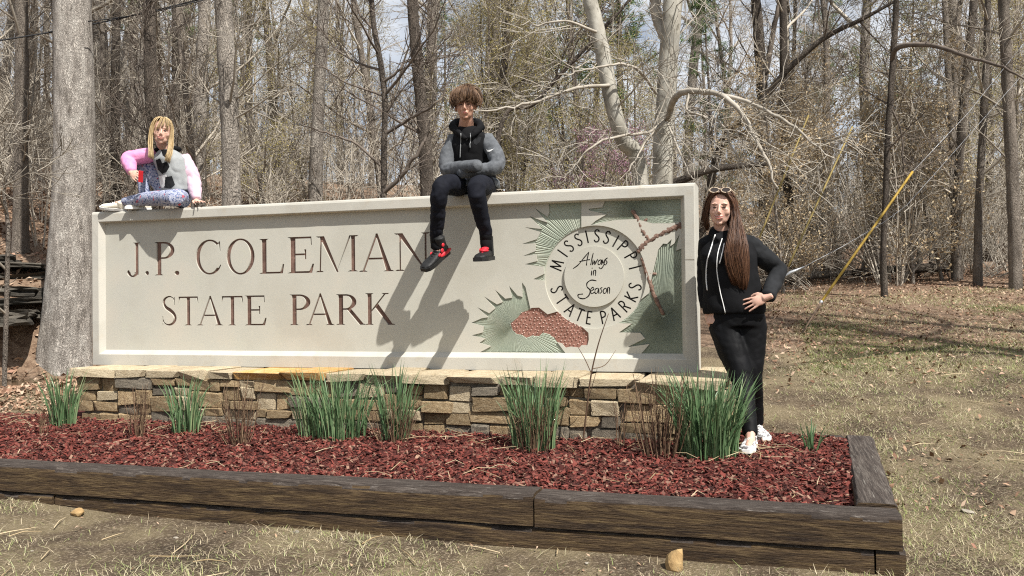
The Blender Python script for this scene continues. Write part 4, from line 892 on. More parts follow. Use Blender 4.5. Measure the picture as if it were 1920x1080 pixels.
for px0, px1, side, ns, nd, nt, ntd, nk, nkd in ((-80, 500, 'on the left hillside', 12, 22, 6, 14, 4, 8), (500, 1360, 'mid picture', 7, 5, 3, 3, 2, 2), (1360, 2000, 'on the right', 8, 6, 3, 3, 3, 3)):
    r_ = (px0, px1)
    forest(ns, 'slim', 13, 24, .75, 1.2, 'slim bare grey tree in the nearer wood ' + side, 'slim bare trees nearby ' + side, r_, 'slim_tree')
    forest(nd, 'slim', 24, 48, .8, 1.3, 'distant slim bare tree deep in the wood ' + side, 'slim bare trees deep in the wood ' + side, r_, 'distant_slim_tree')
    forest(nt, 'tall', 17, 26, .8, 1.1, 'tall pale bare trunk in the nearer wood ' + side, 'tall pale trees nearby ' + side, r_, 'tall_pale_tree')
    forest(ntd, 'tall', 26, 60, .8, 1.1, 'distant tall pale bare tree far back ' + side, 'tall pale trees far back ' + side, r_, 'distant_pale_tree')
    forest(nk, 'dark', 15, 25, .8, 1.1, 'dark barked bare tree in the nearer wood ' + side, 'dark barked trees nearby ' + side, r_, 'dark_bark_tree')
    forest(nkd, 'dark', 25, 50, .8, 1.2, 'distant dark barked bare tree deep in the wood ' + side, 'dark barked trees deep in the wood ' + side, r_, 'distant_dark_tree')
forest(14, 'bud', 14, 26, .55, .9, 'tree with yellow green buds behind the boy', 'budding trees behind the boy', (740, 1180), 'budding_tree')
forest(5, 'bud', 15, 26, .6, .9, 'budding small tree in the right hand woods', 'budding trees on the right', (1560, 1940), 'budding_tree')
forest(4, 'bud', 15, 26, .6, .9, 'budding small tree in the left hand woods', 'budding trees on the left', (150, 700), 'budding_tree')
forest(11, 'tan', 14.5, 18, .6, 1.0, 'young beech holding tan leaves at the lawn edge', 'young beeches with tan leaves', (1440, 1800), 'young_beech')
for k, (px, dp, s, lb) in enumerate(((838, 30, .45, 'rounded green pine showing above the boy to his left'), (962, 32, .44, 'green pine rising behind the slim tan trunk'), (1040, 30, .37, 'low green pine right of the boy in the distance'), (1178, 18, .62, 'dark green pine between the two beech trunks'),
                             (1110, 22, .60, 'dark pine behind the leaning beech'), (1350, 20, .40, 'bright green young pine right of the great beech'), (1700, 38, .7, 'dim green pine behind the arching tree'), (450, 40, .8, 'dim pine deep in the wood above the girl'), (1560, 34, .75, 'dim green pine above the yellow guy guards'), (240, 34, .9, 'dim pine on the hillside right of the oak'), (1880, 30, .8, 'dim pine at the right border'))):
    x, y = ground_at(px, dp); plant('pine', x, y, s, k * 1.3, lb, None, 'pine_tree', i=k % 2)
x, y = ground_at(1098, 12.6); plant('redbud', x, y, .52, 1.0, 'pink flowering redbud left of the leaning beech', None, 'redbud_tree')
# understory: brush nobody could count
def shrub_geo(seed, sp=None):
    sp = sp or SHRUB; rg = np.random.default_rng(seed); G = Geo()
    for i in range(8):
        a = rg.uniform(0, 6.28); grow(G, rg, V(math.cos(a) * .15, math.sin(a) * .15, -.05), V(math.cos(a) * .3, math.sin(a) * .3, 1), rg.uniform(1.5, 3.4), rg.uniform(.008, .016), 0, sp)
    return np.concatenate(G.v), np.concatenate(G.f4)
SG = [shrub_geo(300 + i) for i in range(5)]
SF = [shrub_geo(340 + i, dict(SHRUB, segs=[4, 2, 1], n=[8, 4], rmin=.006)) for i in range(5)]
def brush(name, n, dmin, dmax, m, label, seed, smin=.6, smax=1.3, pxr=(-80, 2000), lean=.12, lib=None):
    lib = lib or SG
    rg = np.random.default_rng(seed); G = Geo(); k = 0; t = 0
    while k < n and t < n * 20:
        t += 1; dp = math.sqrt(rg.uniform(dmin ** 2, dmax ** 2)); px = rg.uniform(*pxr); x, y = ground_at(px, dp)
        if in_clear(x, y): continue
        v, f = lib[rg.integers(5)]; s = rg.uniform(smin, smax); a = rg.uniform(0, 6.28); R_ = np.array(Euler((rg.normal(0, lean), rg.normal(0, lean), a)).to_matrix())
        G.add((v * s) @ R_.T + V(x, y, float(ground_z(x, y))), f); k += 1
    G.obj(name, m, label=label, cat='brush', kind='stuff')
brush('near_brush', 46, 12.5, 20, M['twig_pale'], 'tangle of thin bare brush behind the sign', 1)
brush('far_brush', 85, 20, 40, M['twig_mid'], 'dense bare undergrowth filling the wood', 2, .7, 1.35, lib=SF)
brush('edge_brush', 20, 14.6, 18, M['beech_twig'], 'pale tangled twigs at the lawn edge on the right', 3, .5, .9, (1380, 1940), .5)
# far wood: one mass of stems closing the view
rg = np.random.default_rng(5)
def far_proto():
    G = Geo(); h = rg.uniform(8, 12.5); r = rg.uniform(.05, .15); d = unit(V(rg.normal(0, .06), rg.normal(0, .06), 1)); p = V(0, 0, -.3)
    G.tube(np.array([p + d * h * t + rg.normal(0, .12, 3) for t in (0, .35, .7, 1)]), r * np.array([1, .8, .55, .2]), 4, cap=False)
    for b in range(16):
        t = rg.uniform(.1, .98); q = p + d * h * t; a = rg.uniform(0, 6.28); L = rg.uniform(1.0, 3.0) * (1.2 - .6 * t); e = q + V(math.cos(a), math.sin(a), rg.uniform(.2, .9)) * L
        G.tube([q, (q + e) / 2 + rg.normal(0, .12, 3), e], [r * .2 + .010, r * .12 + .010, .008], 3, cap=False)
        for b2 in range(2):
            e2 = (q + e) / 2 + rg.normal(0, .6, 3) + V(0, 0, .4); G.tube([(q + e) / 2, e2], [.011, .008], 3, cap=False)
    return np.concatenate(G.v), np.concatenate(G.f4)
FP = [far_proto() for _ in range(14)]; G = Geo()
for i in range(520):
    dp = rg.uniform(48, 105); px = rg.uniform(-150, 2070)
    if 480 < px and rg.random() < .45: dp = rg.uniform(70, 105)
    x, y = ground_at(px, dp); v, f = FP[rg.integers(14)]; a = rg.uniform(0, 6.28); c_, s_ = math.cos(a), math.sin(a); k = rg.uniform(.6, 1.1) * (1 if px < 480 else .66)
    G.add(np.stack([v[:, 0] * c_ - v[:, 1] * s_, v[:, 0] * s_ + v[:, 1] * c_, v[:, 2]], -1) * k + V(x, y, float(min(ground_z(x, y), 14))), f)
G.obj('far_wood', M['twig_mid'], label='distant bare wood closing the view', cat='wood', kind='stuff')

# trees standing right of the picture, whose shade falls across the lawn
for k, (x, y, s, key) in enumerate(((9.6, .2, 1.2, 'tall'), (9.4, 2.6, 1.1, 'dark'), (12.5, 4.5, 1.2, 'tall'), (9.8, -3.4, .7, 'slim'))):
    plant(key, x, y, s, k * 2.1, ('tall pale', 'dark', 'second tall pale', 'slim')[k] + ' bare tree standing beyond the right edge, shading the lawn', None, 'roadside_tree', i=k % 3)

# ------------------------------------------------------------------ daffodils and dead stems in the bed
def blades(G, rg, base, n, br, h, spread, w, arch=.35):
    bx, by, bz = base; k = 6; t = np.linspace(0, 1, k)
    for i in range(n):
        a = rg.uniform(0, 6.28); q = math.sqrt(rg.random()); o = V(bx + br[0] * q * math.cos(a), by + br[1] * q * math.sin(a), bz - .01)
        hh = h * rg.uniform(.55, 1.05); a2 = a + rg.normal(0, .6); out = spread * q * rg.uniform(.5, 1.2) + abs(rg.normal(0, .02)); bend = rg.uniform(.0, arch) if rg.random() < .75 else rg.uniform(.2, .7)
        d = V(math.cos(a2), math.sin(a2), 0)
        p = o + d * (out * (t ** 1.6))[:, None] + d * (bend * hh * .5 * t ** 3.2)[:, None] + V(0, 0, 1) * (hh * (t - .32 * bend * t ** 3.5))[:, None]
        fa = rg.uniform(0, 6.28); wd = V(math.cos(fa), math.sin(fa), 0); ww = w * rg.uniform(.7, 1.2) * np.array([.75, 1, 1, .95, .7, .08]); nn = np.cross(wd, V(0, 0, 1)) * .25
        m = p + nn * ww[:, None]
        v = np.stack([p - wd * ww[:, None] / 2, m, p + wd * ww[:, None] / 2], 1).reshape(-1, 3); i0 = np.arange(k - 1) * 3
        G.add(v, np.concatenate([np.stack([i0, i0 + 1, i0 + 4, i0 + 3], -1), np.stack([i0 + 1, i0 + 2, i0 + 5, i0 + 4], -1)]))
def stems(G, rg, base, n, br, h, spread, r=.0026, twigs=2):
    for i in range(n):
        a = rg.uniform(0, 6.28); q = math.sqrt(rg.random()); o = V(base[0] + br * q * math.cos(a), base[1] + br * .7 * q * math.sin(a), base[2] - .01); hh = h * rg.uniform(.45, 1.05)
        d = V(math.cos(a), math.sin(a), 0) * spread * q; pts = np.array([o + d * t + V(0, 0, hh * t) + rg.normal(0, .006, 3) * (t > 0) for t in (0, .3, .6, 1)])
        G.tube(pts, [r, r * .9, r * .7, r * .35], 4, cap=False)
        for _ in range(twigs):
            t = rg.uniform(.35, .95); p = o + d * t + V(0, 0, hh * t); e = p + V(rg.normal(0, .03), rg.normal(0, .03), rg.uniform(.02, .08)); G.tube([p, e], [r * .5, r * .25], 3, cap=False)
def bedpt(px, py): 
    q = atz(px, py, -.43)
    for _ in range(4): q = atz(px, py, float(mulch_z(q[0], q[1])))
    return q
def clump(px, py, n, br, h, spread, label, seed, dead=0, dh=.3, dbr=.06, w=.0095, arch=.22):
    b = bedpt(px, py); rg = np.random.default_rng(seed); o = empty('daffodil_clump', b, label, 'plant', 'daffodil clumps in the mulch bed')
    G = Geo(); blades(G, rg, b, n, br, h, spread, w, arch); G.obj('leaves', M['daff'], o)
    if dead: G = Geo(); stems(G, rg, b + V(.0, -.05, 0), dead, dbr, dh, .10); G.obj('dead_stems', M['deadstem'], o)
clump(118, 799, 95, (.09, .08), .46, .07, 'clump of daffodil leaves at the left end of the stone base', 1)
clump(350, 812, 75, (.10, .08), .43, .06, 'loose clump of daffodil leaves in front of the letters J P', 2)
clump(622, 822, 190, (.24, .10), .51, .07, 'wide daffodil clump in front of the word PARK', 3)
clump(742, 826, 70, (.10, .08), .52, .07, 'thin daffodil clump mixed with brown stems below the boy shoes', 4, 55, .34, .09)
clump(1003, 843, 150, (.14, .09), .55, .07, 'upright daffodil clump with dead stems below the pine cone', 5, 60, .36, .10)
clump(1326, 856, 300, (.17, .12), .53, .10, 'largest daffodil clump, beside the woman foot', 6, w=.0105)
clump(1520, 846, 26, (.045, .035), .21, .05, 'smallest daffodil tuft near the right corner timber', 7, w=.0085)
def deadplant(px, py, n, br, h, sp, label, seed):
    b = bedpt(px, py); rg = np.random.default_rng(seed); G = Geo(); stems(G, rg, V(*b), n, br, h, sp, .0032, 3); G.obj('dead_stem_plant', M['deadstem'], label=label, cat='plant', group='dead brown perennials in the bed')
deadplant(258, 818, 26, .06, .38, .06, 'brown dead stems left of the loose daffodil clump', 11)
deadplant(448, 834, 40, .08, .44, .12, 'brown dead stems below the capstones with orange tint', 12)
deadplant(1240, 855, 60, .12, .50, .12, 'thick brown dead stems left of the largest daffodil clump', 13)
deadplant(78, 815, 10, .05, .20, .04, 'few short brown stems left of the leftmost daffodils', 14)
deadplant(1165, 838, 6, .03, .30, .03, 'sparse thin stems between the sapling and the dead bush', 15)
G = Geo(); b = bedpt(1092, 836); yy = b[1]
for pth, r in (([(1092, 836), (1100, 770), (1108, 705), (1122, 645), (1141, 588)], [.006, .0055, .005, .004, .002]), ([(1109, 700), (1096, 672), (1082, 648)], [.003, .0025, .0015]), ([(1110, 692), (1135, 684), (1155, 656)], [.003, .0025, .0012]), ([(1104, 745), (1113, 715), (1120, 690)], [.0025, .002, .001])):
    G.tube(crom([at(x, y, yy - .0) for x, y in pth], 4), np.interp(np.linspace(0, 1, (len(pth) - 1) * 4 + 1), np.linspace(0, 1, len(r)), r), 5)
G.obj('bare_sapling', M['deadstem'], label='thin bare sapling standing in front of the emblem', cat='plant')

# ------------------------------------------------------------------ rocks, guy wires, overhead cables, lamp
def rock(px, py, size, m, label, seed, Z=None, name='rock'):
    q = gh(px, py); rg = np.random.default_rng(seed); bm = bmesh.new(); bmesh.ops.create_icosphere(bm, subdivisions=2, radius=1)
    pl = [unit(rg.normal(0, 1, 3)) for _ in range(13)]; dd = rg.uniform(.52, .85, 13)
    for v in bm.verts:
        c = np.array(v.co)
        for n_, d_ in zip(pl, dd):
            e = c @ n_
            if e > d_: c = c - n_ * (e - d_)
        c += .03 * mnoise.noise(Vector(c * 4)); v.co = Vector(c * size)
    me = bpy.data.meshes.new(name); bm.to_mesh(me); bm.free(); me.materials.append(m); me.polygons.foreach_set('use_smooth', np.zeros(len(me.polygons), bool))
    o = mkobj(name, me, label=label, cat='rock'); o.location = (q[0], q[1], q[2] + size[2] * .55); o.rotation_euler = (.1, .1, rg.uniform(0, 3))
rock(1267, 1068, (.062, .05, .066), M['rock_tan'], 'orange tan angular rock below the front timber', 1)
rock(147, 968, (.055, .04, .038), M['rock_tan'], 'small tan rock on the grass at the left front', 2)
rock(1815, 962, (.04, .035, .014), M['rock_grey'], 'flat grey stone on the lawn at the right', 3)
rock(555, 1000, (.022, .016, .012), M['rock_grey'], 'pale pebble in the dirt at the front', 4, name='pebble')
for k, (px, py, lb) in enumerate(((496, 985, 'pale pebble in the soil left of the middle'), (640, 1012, 'small white pebble below the long front timber'), (700, 985, 'thin pale stone chip close to the front timber'), (1100, 1058, 'flat grey chip left of the orange tan rock'), (330, 1010, 'grey pebble on the bare soil at the left'), (1760, 1040, 'pale stone chip on the lawn near the right corner'), (60, 1035, 'small pebble in the grass at the far left front'))):
    rock(px, py, (.012 + .004 * (k % 3), .011, .007), M['rock_grey'], lb, 20 + k, name='pebble')
def guard(name, label, a, b, dep0, dep1, r, grp='yellow guy wire guards', mk='yellow'):
    p, q = pd(*a, dep0), pd(*b, dep1); o = empty(name, p, label, 'guy guard', grp); d = unit(q - p); G = Geo()
    G.tube([p + d * np.linalg.norm(q - p) * t for t in np.linspace(0, 1, 10)], [r] * 10, 10); G.obj('sleeve', M[mk], o)
    return o, p, q, d
dA = float((gh(1503, 627) - CAM) @ FW)
o, p, q, d = guard('guy_wire_guard', 'longest yellow plastic guy wire guard slanting over the lawn', (1540, 566), (1711, 322), dA + .25, dA + 1.1, .0155)
G = Geo(); e = pd(1501, 630, dA - .02); G.tube([e, (e + p) / 2, p + d * .05], [.009, .010, .011], 8); G.obj('anchor_rod', M['rust'], o)
G = Geo(); G.tube([p - d * .04, p, p + d * .02], [.010, .024, .014], 8); G.obj('anchor_eye', M['galv'], o)
G = Geo(); G.tube([q, pd(1815, 212, dA + 2.2), pd(1935, 62, dA + 3.5)], [.0025] * 3, 5); G.obj('guy_wire', M['galv'], o)
o, p, q, d = guard('guy_wire_guard', 'middle yellow guy wire guard behind the woman elbow', (1478, 500), (1598, 238), 11.2, 12.2, .0125, mk='yellow_dull')
G = Geo(); G.tube([p - d * .55, p], [.009, .009], 6); G.obj('anchor_rod', M['rust'], o)
o, p, q, d = guard('guy_wire_guard', 'yellow guy wire guard nearest the woman hair', (1424, 446), (1516, 216), 11.6, 12.4, .012, mk='yellow_dull')
G = Geo(); G.tube([p - d * .9, p], [.009, .009], 6); G.obj('anchor_rod', M['rust'], o)
o = empty('guy_strain_insulator', pd(1480, 514, 9.6), 'pale wire grip with thin stay wire beside the woman elbow', 'guy wire')
G = Geo(); G.tube([pd(1470, 520, 9.6), pd(1482, 511, 9.6), pd(1490, 508, 9.6), pd(1508, 500, 9.6)], [.008, .020, .018, .006], 10); G.obj('grip', M['galv'], o)
G = Geo(); G.tube([pd(1508, 500, 9.6), pd(1580, 462, 9.9), pd(1655, 418, 10.2), pd(1700, 385, 10.5), pd(1935, 120, 12.8)], [.0025] * 5, 5); G.obj('stay_wire', M['galv'], o)
for k, (a, b, lb) in enumerate((((-30, 80), (392, -6), 'lower black overhead cable crossing behind the oak'), ((165, 40), (430, -14), 'upper black overhead cable meeting the lower one at the oak'))):
    G = Geo(); n = 14; pts = [pd(a[0] + (b[0] - a[0]) * t, a[1] + (b[1] - a[1]) * t + 7 * 4 * t * (1 - t), 11.0 + 1.5 * t) for t in np.linspace(0, 1, n)]; G.tube(pts, [.011 if k == 0 else .008] * n, 5); G.obj('overhead_cable', M['cable'], label=lb, cat='cable')
lp = at(1338, 706, .62); o = empty('ground_floodlight', lp, 'small dark floodlight with white rim behind the right end of the sign', 'floodlight')
G = Geo(); G.box((lp[0] - .07, .60, lp[2] - .16), (lp[0] + .07, .72, lp[2] + .02)); G.obj('housing', M['charcoal'], o, smooth=False)
G = Geo(); G.box((lp[0] - .075, .585, lp[2] + .022), (lp[0] + .078, .73, lp[2] + .034)); G.box((lp[0] + .072, .59, lp[2] - .16), (lp[0] + .082, .72, lp[2] + .021)); G.obj('rim', M['white'], o, smooth=False)
G = Geo(); G.tube([(lp[0], .66, lp[2] - .5), (lp[0], .66, lp[2] - .14)], [.015, .015], 8); G.obj('stake', M['galv'], o)
# rock ledges of the creek bank on the left
rl = np.random.default_rng(9); k = 0
for row, (py, n) in enumerate(((600, 2), (583, 2), (560, 3), (541, 3), (520, 3), (500, 2))):
    for i in range(n):
        px = min(62, -40 + i * 60 + rl.uniform(-25, 25)); py += rl.uniform(-7, 7); q = gh(px, 650 - row * 2); dep = float((q - CAM) @ FW) + .1 + row * .2 + rl.uniform(-.15, .2); c = pd(px, py, dep)
        bm = bmesh.new(); bmesh.ops.create_cube(bm, size=1); bmesh.ops.subdivide_edges(bm, edges=list(bm.edges), cuts=3, use_grid_fill=True)
        sx, sy, sz = rl.uniform(.25, .42), rl.uniform(.3, .6), rl.uniform(.03, .085)
        for v in bm.verts:
            nn = mnoise.noise(Vector(v.co) * 2.2 + Vector((k * 3.1, 0, 0))); v.co = Vector((v.co.x * 2 * sx, v.co.y * 2 * sy, v.co.z * 2 * sz)) * (1 + .28 * nn)
        me = bpy.data.meshes.new('ledge_rock'); bm.to_mesh(me); bm.free(); me.materials.append(M['rock_dark'])
        o = mkobj('ledge_rock', me, label='dark rock slab in the creek bank, layer ' + ORD[row] + ' from below, ' + ORD[i] + ' from left', cat='rock', group='rock slabs of the creek bank'); o.location = Vector(c); o.rotation_euler = (rl.normal(0, .04), rl.normal(0, .05), .5 + rl.normal(0, .15)); k += 1
qw = min((gh(25, py) for py in range(630, 730, 4)), key=lambda k: abs(float(hillu(k[0], k[1])) + .75)); zw = float(ground_z(qw[0], qw[1])) + .07                                # creek pool: water wherever the bed lies below its level
xs_, ys_ = np.arange(qw[0] - 2.2, qw[0] + 2.0, .07), np.arange(qw[1] - 1.6, qw[1] + 2.6, .07); v, f = grid(xs_, ys_, lambda X, Y: np.full(X.shape, zw)); c = v[f].mean(1)
f = f[(ground_z(c[:, 0], c[:, 1]) < zw + .01) & (np.hypot(c[:, 0] - qw[0], c[:, 1] - qw[1]) < 1.7) & (hillu(c[:, 0], c[:, 1]) > -1.7)]
G = Geo(); G.add(v, f); G.obj('creek_water', M['water'], kind='structure')

# ------------------------------------------------------------------ grass and fallen leaves
def grass(n, xs, ys, h, seed, dens, fine=True):
    rg = np.random.default_rng(seed); x = rg.uniform(*xs, n); y = rg.uniform(*ys, n); k = rg.random(n) < dens(x, y); x, y = x[k], y[k]; n = len(x)
    z = ground_z(x, y); a = rg.uniform(0, 6.28, n); hh = rg.uniform(*h, n); w = rg.uniform(.0008, .0019, n) * (1 + .16 * np.clip(y + 2, 0, 10)); ln = np.abs(rg.normal(1.1, .7, n)) * hh
    dx, dy = np.cos(a), np.sin(a); b = a + math.pi / 2; wx, wy = np.cos(b) * w, np.sin(b) * w; up = hh * rg.uniform(.15, .9, n)
    o = np.stack([x, y, z - .004], -1); W = np.stack([wx, wy, 0 * w], -1); t = o + np.stack([dx * ln, dy * ln, up], -1)
    if not fine: return np.stack([o - W * 1.3, o + W * 1.3, t], 1).reshape(-1, 3), np.zeros((0, 4), int), np.arange(n * 3).reshape(-1, 3)
    m = o + np.stack([dx * ln * .35, dy * ln * .35, up * .65], -1)
    v = np.stack([o - W, o + W, m + W * .8, m - W * .8, t], 1).reshape(-1, 3); i = np.arange(n)[:, None] * 5
    return v, np.concatenate([i + 0, i + 1, i + 2, i + 3], 1), np.concatenate([i + 3, i + 2, i + 4], 1)
def out_bed(x, y):
    right = np.interp(y, [YF, rb[1] + .1], [XR, rb[0] + .02]); return (y < YF - .01) | (x > right) | (y > yb + .08)
def dens_near(x, y): return out_bed(x, y) * np.clip(.50 + .75 * fbm(x, y, 2.3, 8) + .35 * fbm(x, y, 6, 9) + .45 * smoothstep(-2.5, -3.2, y) - .42 * smoothstep(-2.9, -2.1, y) * (x < 3.2), .06, 1)
G = Geo()
for args, fine in (((135000, (-4.5, 5.2), (-4.7, -1.88), (.018, .058), 1), True), ((230000, (2.5, 9.0), (-3.2, 3.5), (.018, .055), 2), False), ((110000, (2.5, 14.0), (3.0, 9.5), (.03, .08), 3), False)):
    v, q4, q3 = grass(*args, dens_near, fine); G.addm(v, q3, q4)
G.obj('dry_grass', M['grass'], kind='stuff', label='patchy straw coloured winter grass on the lawn', cat='grass')
G = Geo(); dens_green = lambda x, y: out_bed(x, y) * np.clip(1.5 * fbm(x, y, 1.1, 21) + .6 * fbm(x, y, 3.1, 22) + .05, 0, 1)
for args in ((60000, (-4.5, 5.2), (-4.7, -2.1), (.02, .055), 11), (190000, (3.3, 10), (-3.2, 7.5), (.022, .06), 12)):
    v, q4, q3 = grass(*args, dens_green, False); G.addm(v, q3, q4)
G.obj('green_grass', M['green_grass'], kind='stuff', label='greener tufts of new grass in the lawn', cat='grass')
def leaves(n, xs, ys, size, seed, dens):
    rg = np.random.default_rng(seed); x = rg.uniform(*xs, n); y = rg.uniform(*ys, n); k = rg.random(n) < dens(x, y); x, y = x[k], y[k]; n = len(x); z = ground_z(x, y) + .006 + np.abs(rg.normal(0, .012, n))
    a = rg.uniform(0, 6.28, n); s = rg.uniform(*size, n); t1, t2 = rg.normal(0, .45, n), rg.normal(0, .45, n)
    ex = np.stack([np.cos(a), np.sin(a), t1], -1) * s[:, None]; ey = np.stack([-np.sin(a), np.cos(a), t2], -1) * (s * rg.uniform(.35, .7, n))[:, None]; c = np.stack([x, y, z + s * .12], -1)
    up = V(0, 0, 1) * (s * rg.uniform(-.1, .45, n))[:, None]
    v = np.stack([c - ex, c - ey * .9 + up, c + ey * 1.0 + up, c + ex], 1).reshape(-1, 3); i = np.arange(n)[:, None] * 4
    return v, np.concatenate([np.concatenate([i, i + 1, i + 2], 1), np.concatenate([i + 1, i + 3, i + 2], 1)])
G = Geo()
G.add(*leaves(42000, (2.5, 14), (-.8, 13), (.012, .029), 1, lambda x, y: out_bed(x, y) * np.clip(.24 + .5 * smoothstep(1.0, 4.5, y) + .4 * fbm(x, y, .9, 12), .05, 1)))
G.add(*leaves(12000, (-5, 8), (-4.7, .3), (.006, .014), 2, lambda x, y: out_bed(x, y) * np.clip(.22 + .3 * fbm(x, y, 1.5, 13), .05, 1)))
G.add(*leaves(46000, (-16, -2.2), (-.6, 16), (.022, .05), 3, lambda x, y: np.clip(.7 + .3 * fbm(x, y, .7, 14), 0, 1) * (hillu(x, y) > -3.4)))
G.add(*leaves(9000, (-6.5, -2.6), (-.6, 2.6), (.010, .022), 4, lambda x, y: np.ones_like(x)))
G.obj('fallen_leaves', M['leaf'], smooth=False, kind='stuff', label='brown fallen leaves over the lawn and wooded bank', cat='leaves')
G = Geo(); rt = np.random.default_rng(31)
for i in range(170):
    x, y = (rt.uniform(-4, 5), rt.uniform(-4.4, -1.9)) if i < 110 else (rt.uniform(3.6, 9), rt.uniform(-2, 6))
    z = float(ground_z(x, y)) + .012; a = rt.uniform(0, 3.1); L = rt.uniform(.06, .35); d = V(math.cos(a), math.sin(a), 0)
    G.tube([V(x, y, z) - d * L / 2, V(x, y, z + rt.uniform(0, .015)) + rt.normal(0, .01, 3) * V(1, 1, 0), V(x, y, z) + d * L / 2], [.003, .0028, .0012], 4, cap=False)
G.obj('twig_litter', M['straw'], kind='stuff', label='dry twigs and stalks strewn on the grass', cat='twigs')

# ------------------------------------------------------------------ people
TMP = bpy.data.scenes.new('tmp_build')
def fuse(G, name, m, parent, voxel=.006, it=6, disp=0.0, dsize=.06, label=None, dec=0.0):
    # fuse overlapping closed shapes into one continuous surface
    me0 = G.mesh('tmp', m); o = bpy.data.objects.new('tmp', me0); TMP.collection.objects.link(o)
    r = o.modifiers.new('r', 'REMESH'); r.mode = 'VOXEL'; r.voxel_size = voxel; r.use_smooth_shade = True
    if it: s_ = o.modifiers.new('s', 'SMOOTH'); s_.factor = .5; s_.iterations = it
    if disp:
        t = bpy.data.textures.new(name + '_folds', 'MARBLE'); t.marble_type = 'SHARP'; t.noise_basis_2 = 'SIN'; t.noise_scale = dsize * 1.6; t.noise_depth = 1; t.turbulence = 9
        d = o.modifiers.new('d', 'DISPLACE'); d.texture = t; d.strength = disp * .5; d.mid_level = .5; d.texture_coords = 'LOCAL'
        s2 = o.modifiers.new('s2', 'SMOOTH'); s2.factor = .5; s2.iterations = 1
    if dec: q_ = o.modifiers.new('q', 'DECIMATE'); q_.ratio = dec
    vl = TMP.view_layers[0]; vl.update(); ev = o.evaluated_get(vl.depsgraph); me = bpy.data.meshes.new_from_object(ev, depsgraph=vl.depsgraph)
    me.name = name; me.materials.clear(); me.materials.append(m); me.polygons.foreach_set('use_smooth', np.ones(len(me.polygons), bool))
    bpy.data.objects.remove(o)
    return mkobj(name, me, parent, label=label)
def nrm(v): return v / np.linalg.norm(v)
class Head:
    def __init__(s, c, fwd, roll=0.0, pitch=0.0, size=1.0):
        s.c = np.array(c, float); f = nrm(np.array([fwd[0], fwd[1], 0.0])); ex = np.array([-f[1], f[0], 0.0]); ez = V(0, 0, 1)   # ex: towards the right of the picture
        f, ez = f * math.cos(pitch) - ez * math.sin(pitch), ez * math.cos(pitch) + f * math.sin(pitch)
        ex, ez = ex * math.cos(roll) + ez * math.sin(roll), ez * math.cos(roll) - ex * math.sin(roll)
        s.ex, s.ey, s.ez, s.k = ex, f, ez, size
        s.R = np.stack([ex, f, ez], 1)
    def __call__(s, x, y, z): return s.c + (s.ex * x + s.ey * y + s.ez * z) * s.k
    def ell(s, G, c, r, nu=16, nv=10): G.ell(s(*c), np.array(r) * s.k, s.R, nu, nv)
    def tube(s, G, pts, r, n=6): G.tube([s(*p) for p in pts], np.array(r) * s.k, n)
def head_shapes(G, H, neck_to, child=0.0, neck_r=.050):
    H.ell(G, (0, -.012, .025), (.076, .092, .086)); H.ell(G, (0, .016, -.02), (.067, .067, .086)); H.ell(G, (0, .026, -.068), (.051 + child * .004, .048, .040)); H.ell(G, (0, .060, -.097), (.019, .017, .014))
    for x in (-1, 1):
        H.ell(G, (.037 * x, .052, -.026), (.026, .023, .024)); H.ell(G, (.078 * x, -.010, -.010), (.010, .018, .028)); H.ell(G, (.010 * x, .094, -.036), (.0085, .010, .007)); H.ell(G, (.031 * x, .071, .022), (.022, .010, .008)); H.ell(G, (.034 * x, .068, -.010), (.020, .012, .010))
    H.tube(G, [(0, .080, .014), (0, .090, -.010), (0, .101, -.031)], [.008, .009, .0105], 10); H.ell(G, (0, .076, -.062), (.027, .016, .017))
    G.tube([H(0, -.015, -.05), H(0, -.025, -.10), neck_to], [neck_r, neck_r * .98, neck_r * 1.15], 14)
def face_parts(H, par, browm, smile=True, open_=.0030):
    for x in (-1, 1):
        g = Geo(); H.ell(g, (.030 * x, .0785, .002), (.0135, .0065, open_ + .0008), 12, 8); e = g.obj('eye', M['eye'], par)
        g = Geo(); H.ell(g, (.0375 * x, .0810, .0022), (.0028, .0022, open_ * .55), 8, 6); g.obj('eye_white', M['sclera'], e)
        g = Geo(); H.tube(g, [(.012 * x, .0885, .019), (.027 * x, .0870, .024), (.048 * x, .073, .020)], [.0024, .0030, .0016], 6); g.obj('eyebrow', M[browm], par)
    g = Geo()
    if smile:
        H.tube(g, [(-.030, .0765, -.050), (-.015, .0895, -.0565), (0, .0930, -.0580), (.015, .0895, -.0565), (.030, .0765, -.050)], [.0012, .0020, .0022, .0020, .0012], 6)
        H.tube(g, [(-.029, .0765, -.0515), (-.015, .0880, -.0680), (0, .0915, -.0710), (.015, .0880, -.0680), (.029, .0765, -.0515)], [.0012, .0024, .0030, .0024, .0012], 6); g.obj('lips', M['lips'], par)
        g = Geo(); H.ell(g, (0, .0800, -.0622), (.0250, .0085, .0058), 14, 8); g.obj('teeth', M['teeth'], par)
    else:
        H.tube(g, [(-.021, .0805, -.0625), (-.010, .0910, -.0605), (0, .0920, -.0612), (.010, .0910, -.0605), (.021, .0805, -.0625)], [.0014, .0028, .0028, .0028, .0014], 6)
        H.tube(g, [(-.019, .0805, -.0640), (0, .0910, -.0690), (.019, .0805, -.0640)], [.0014, .0038, .0014], 6); g.obj('lips', M['lips'], par)
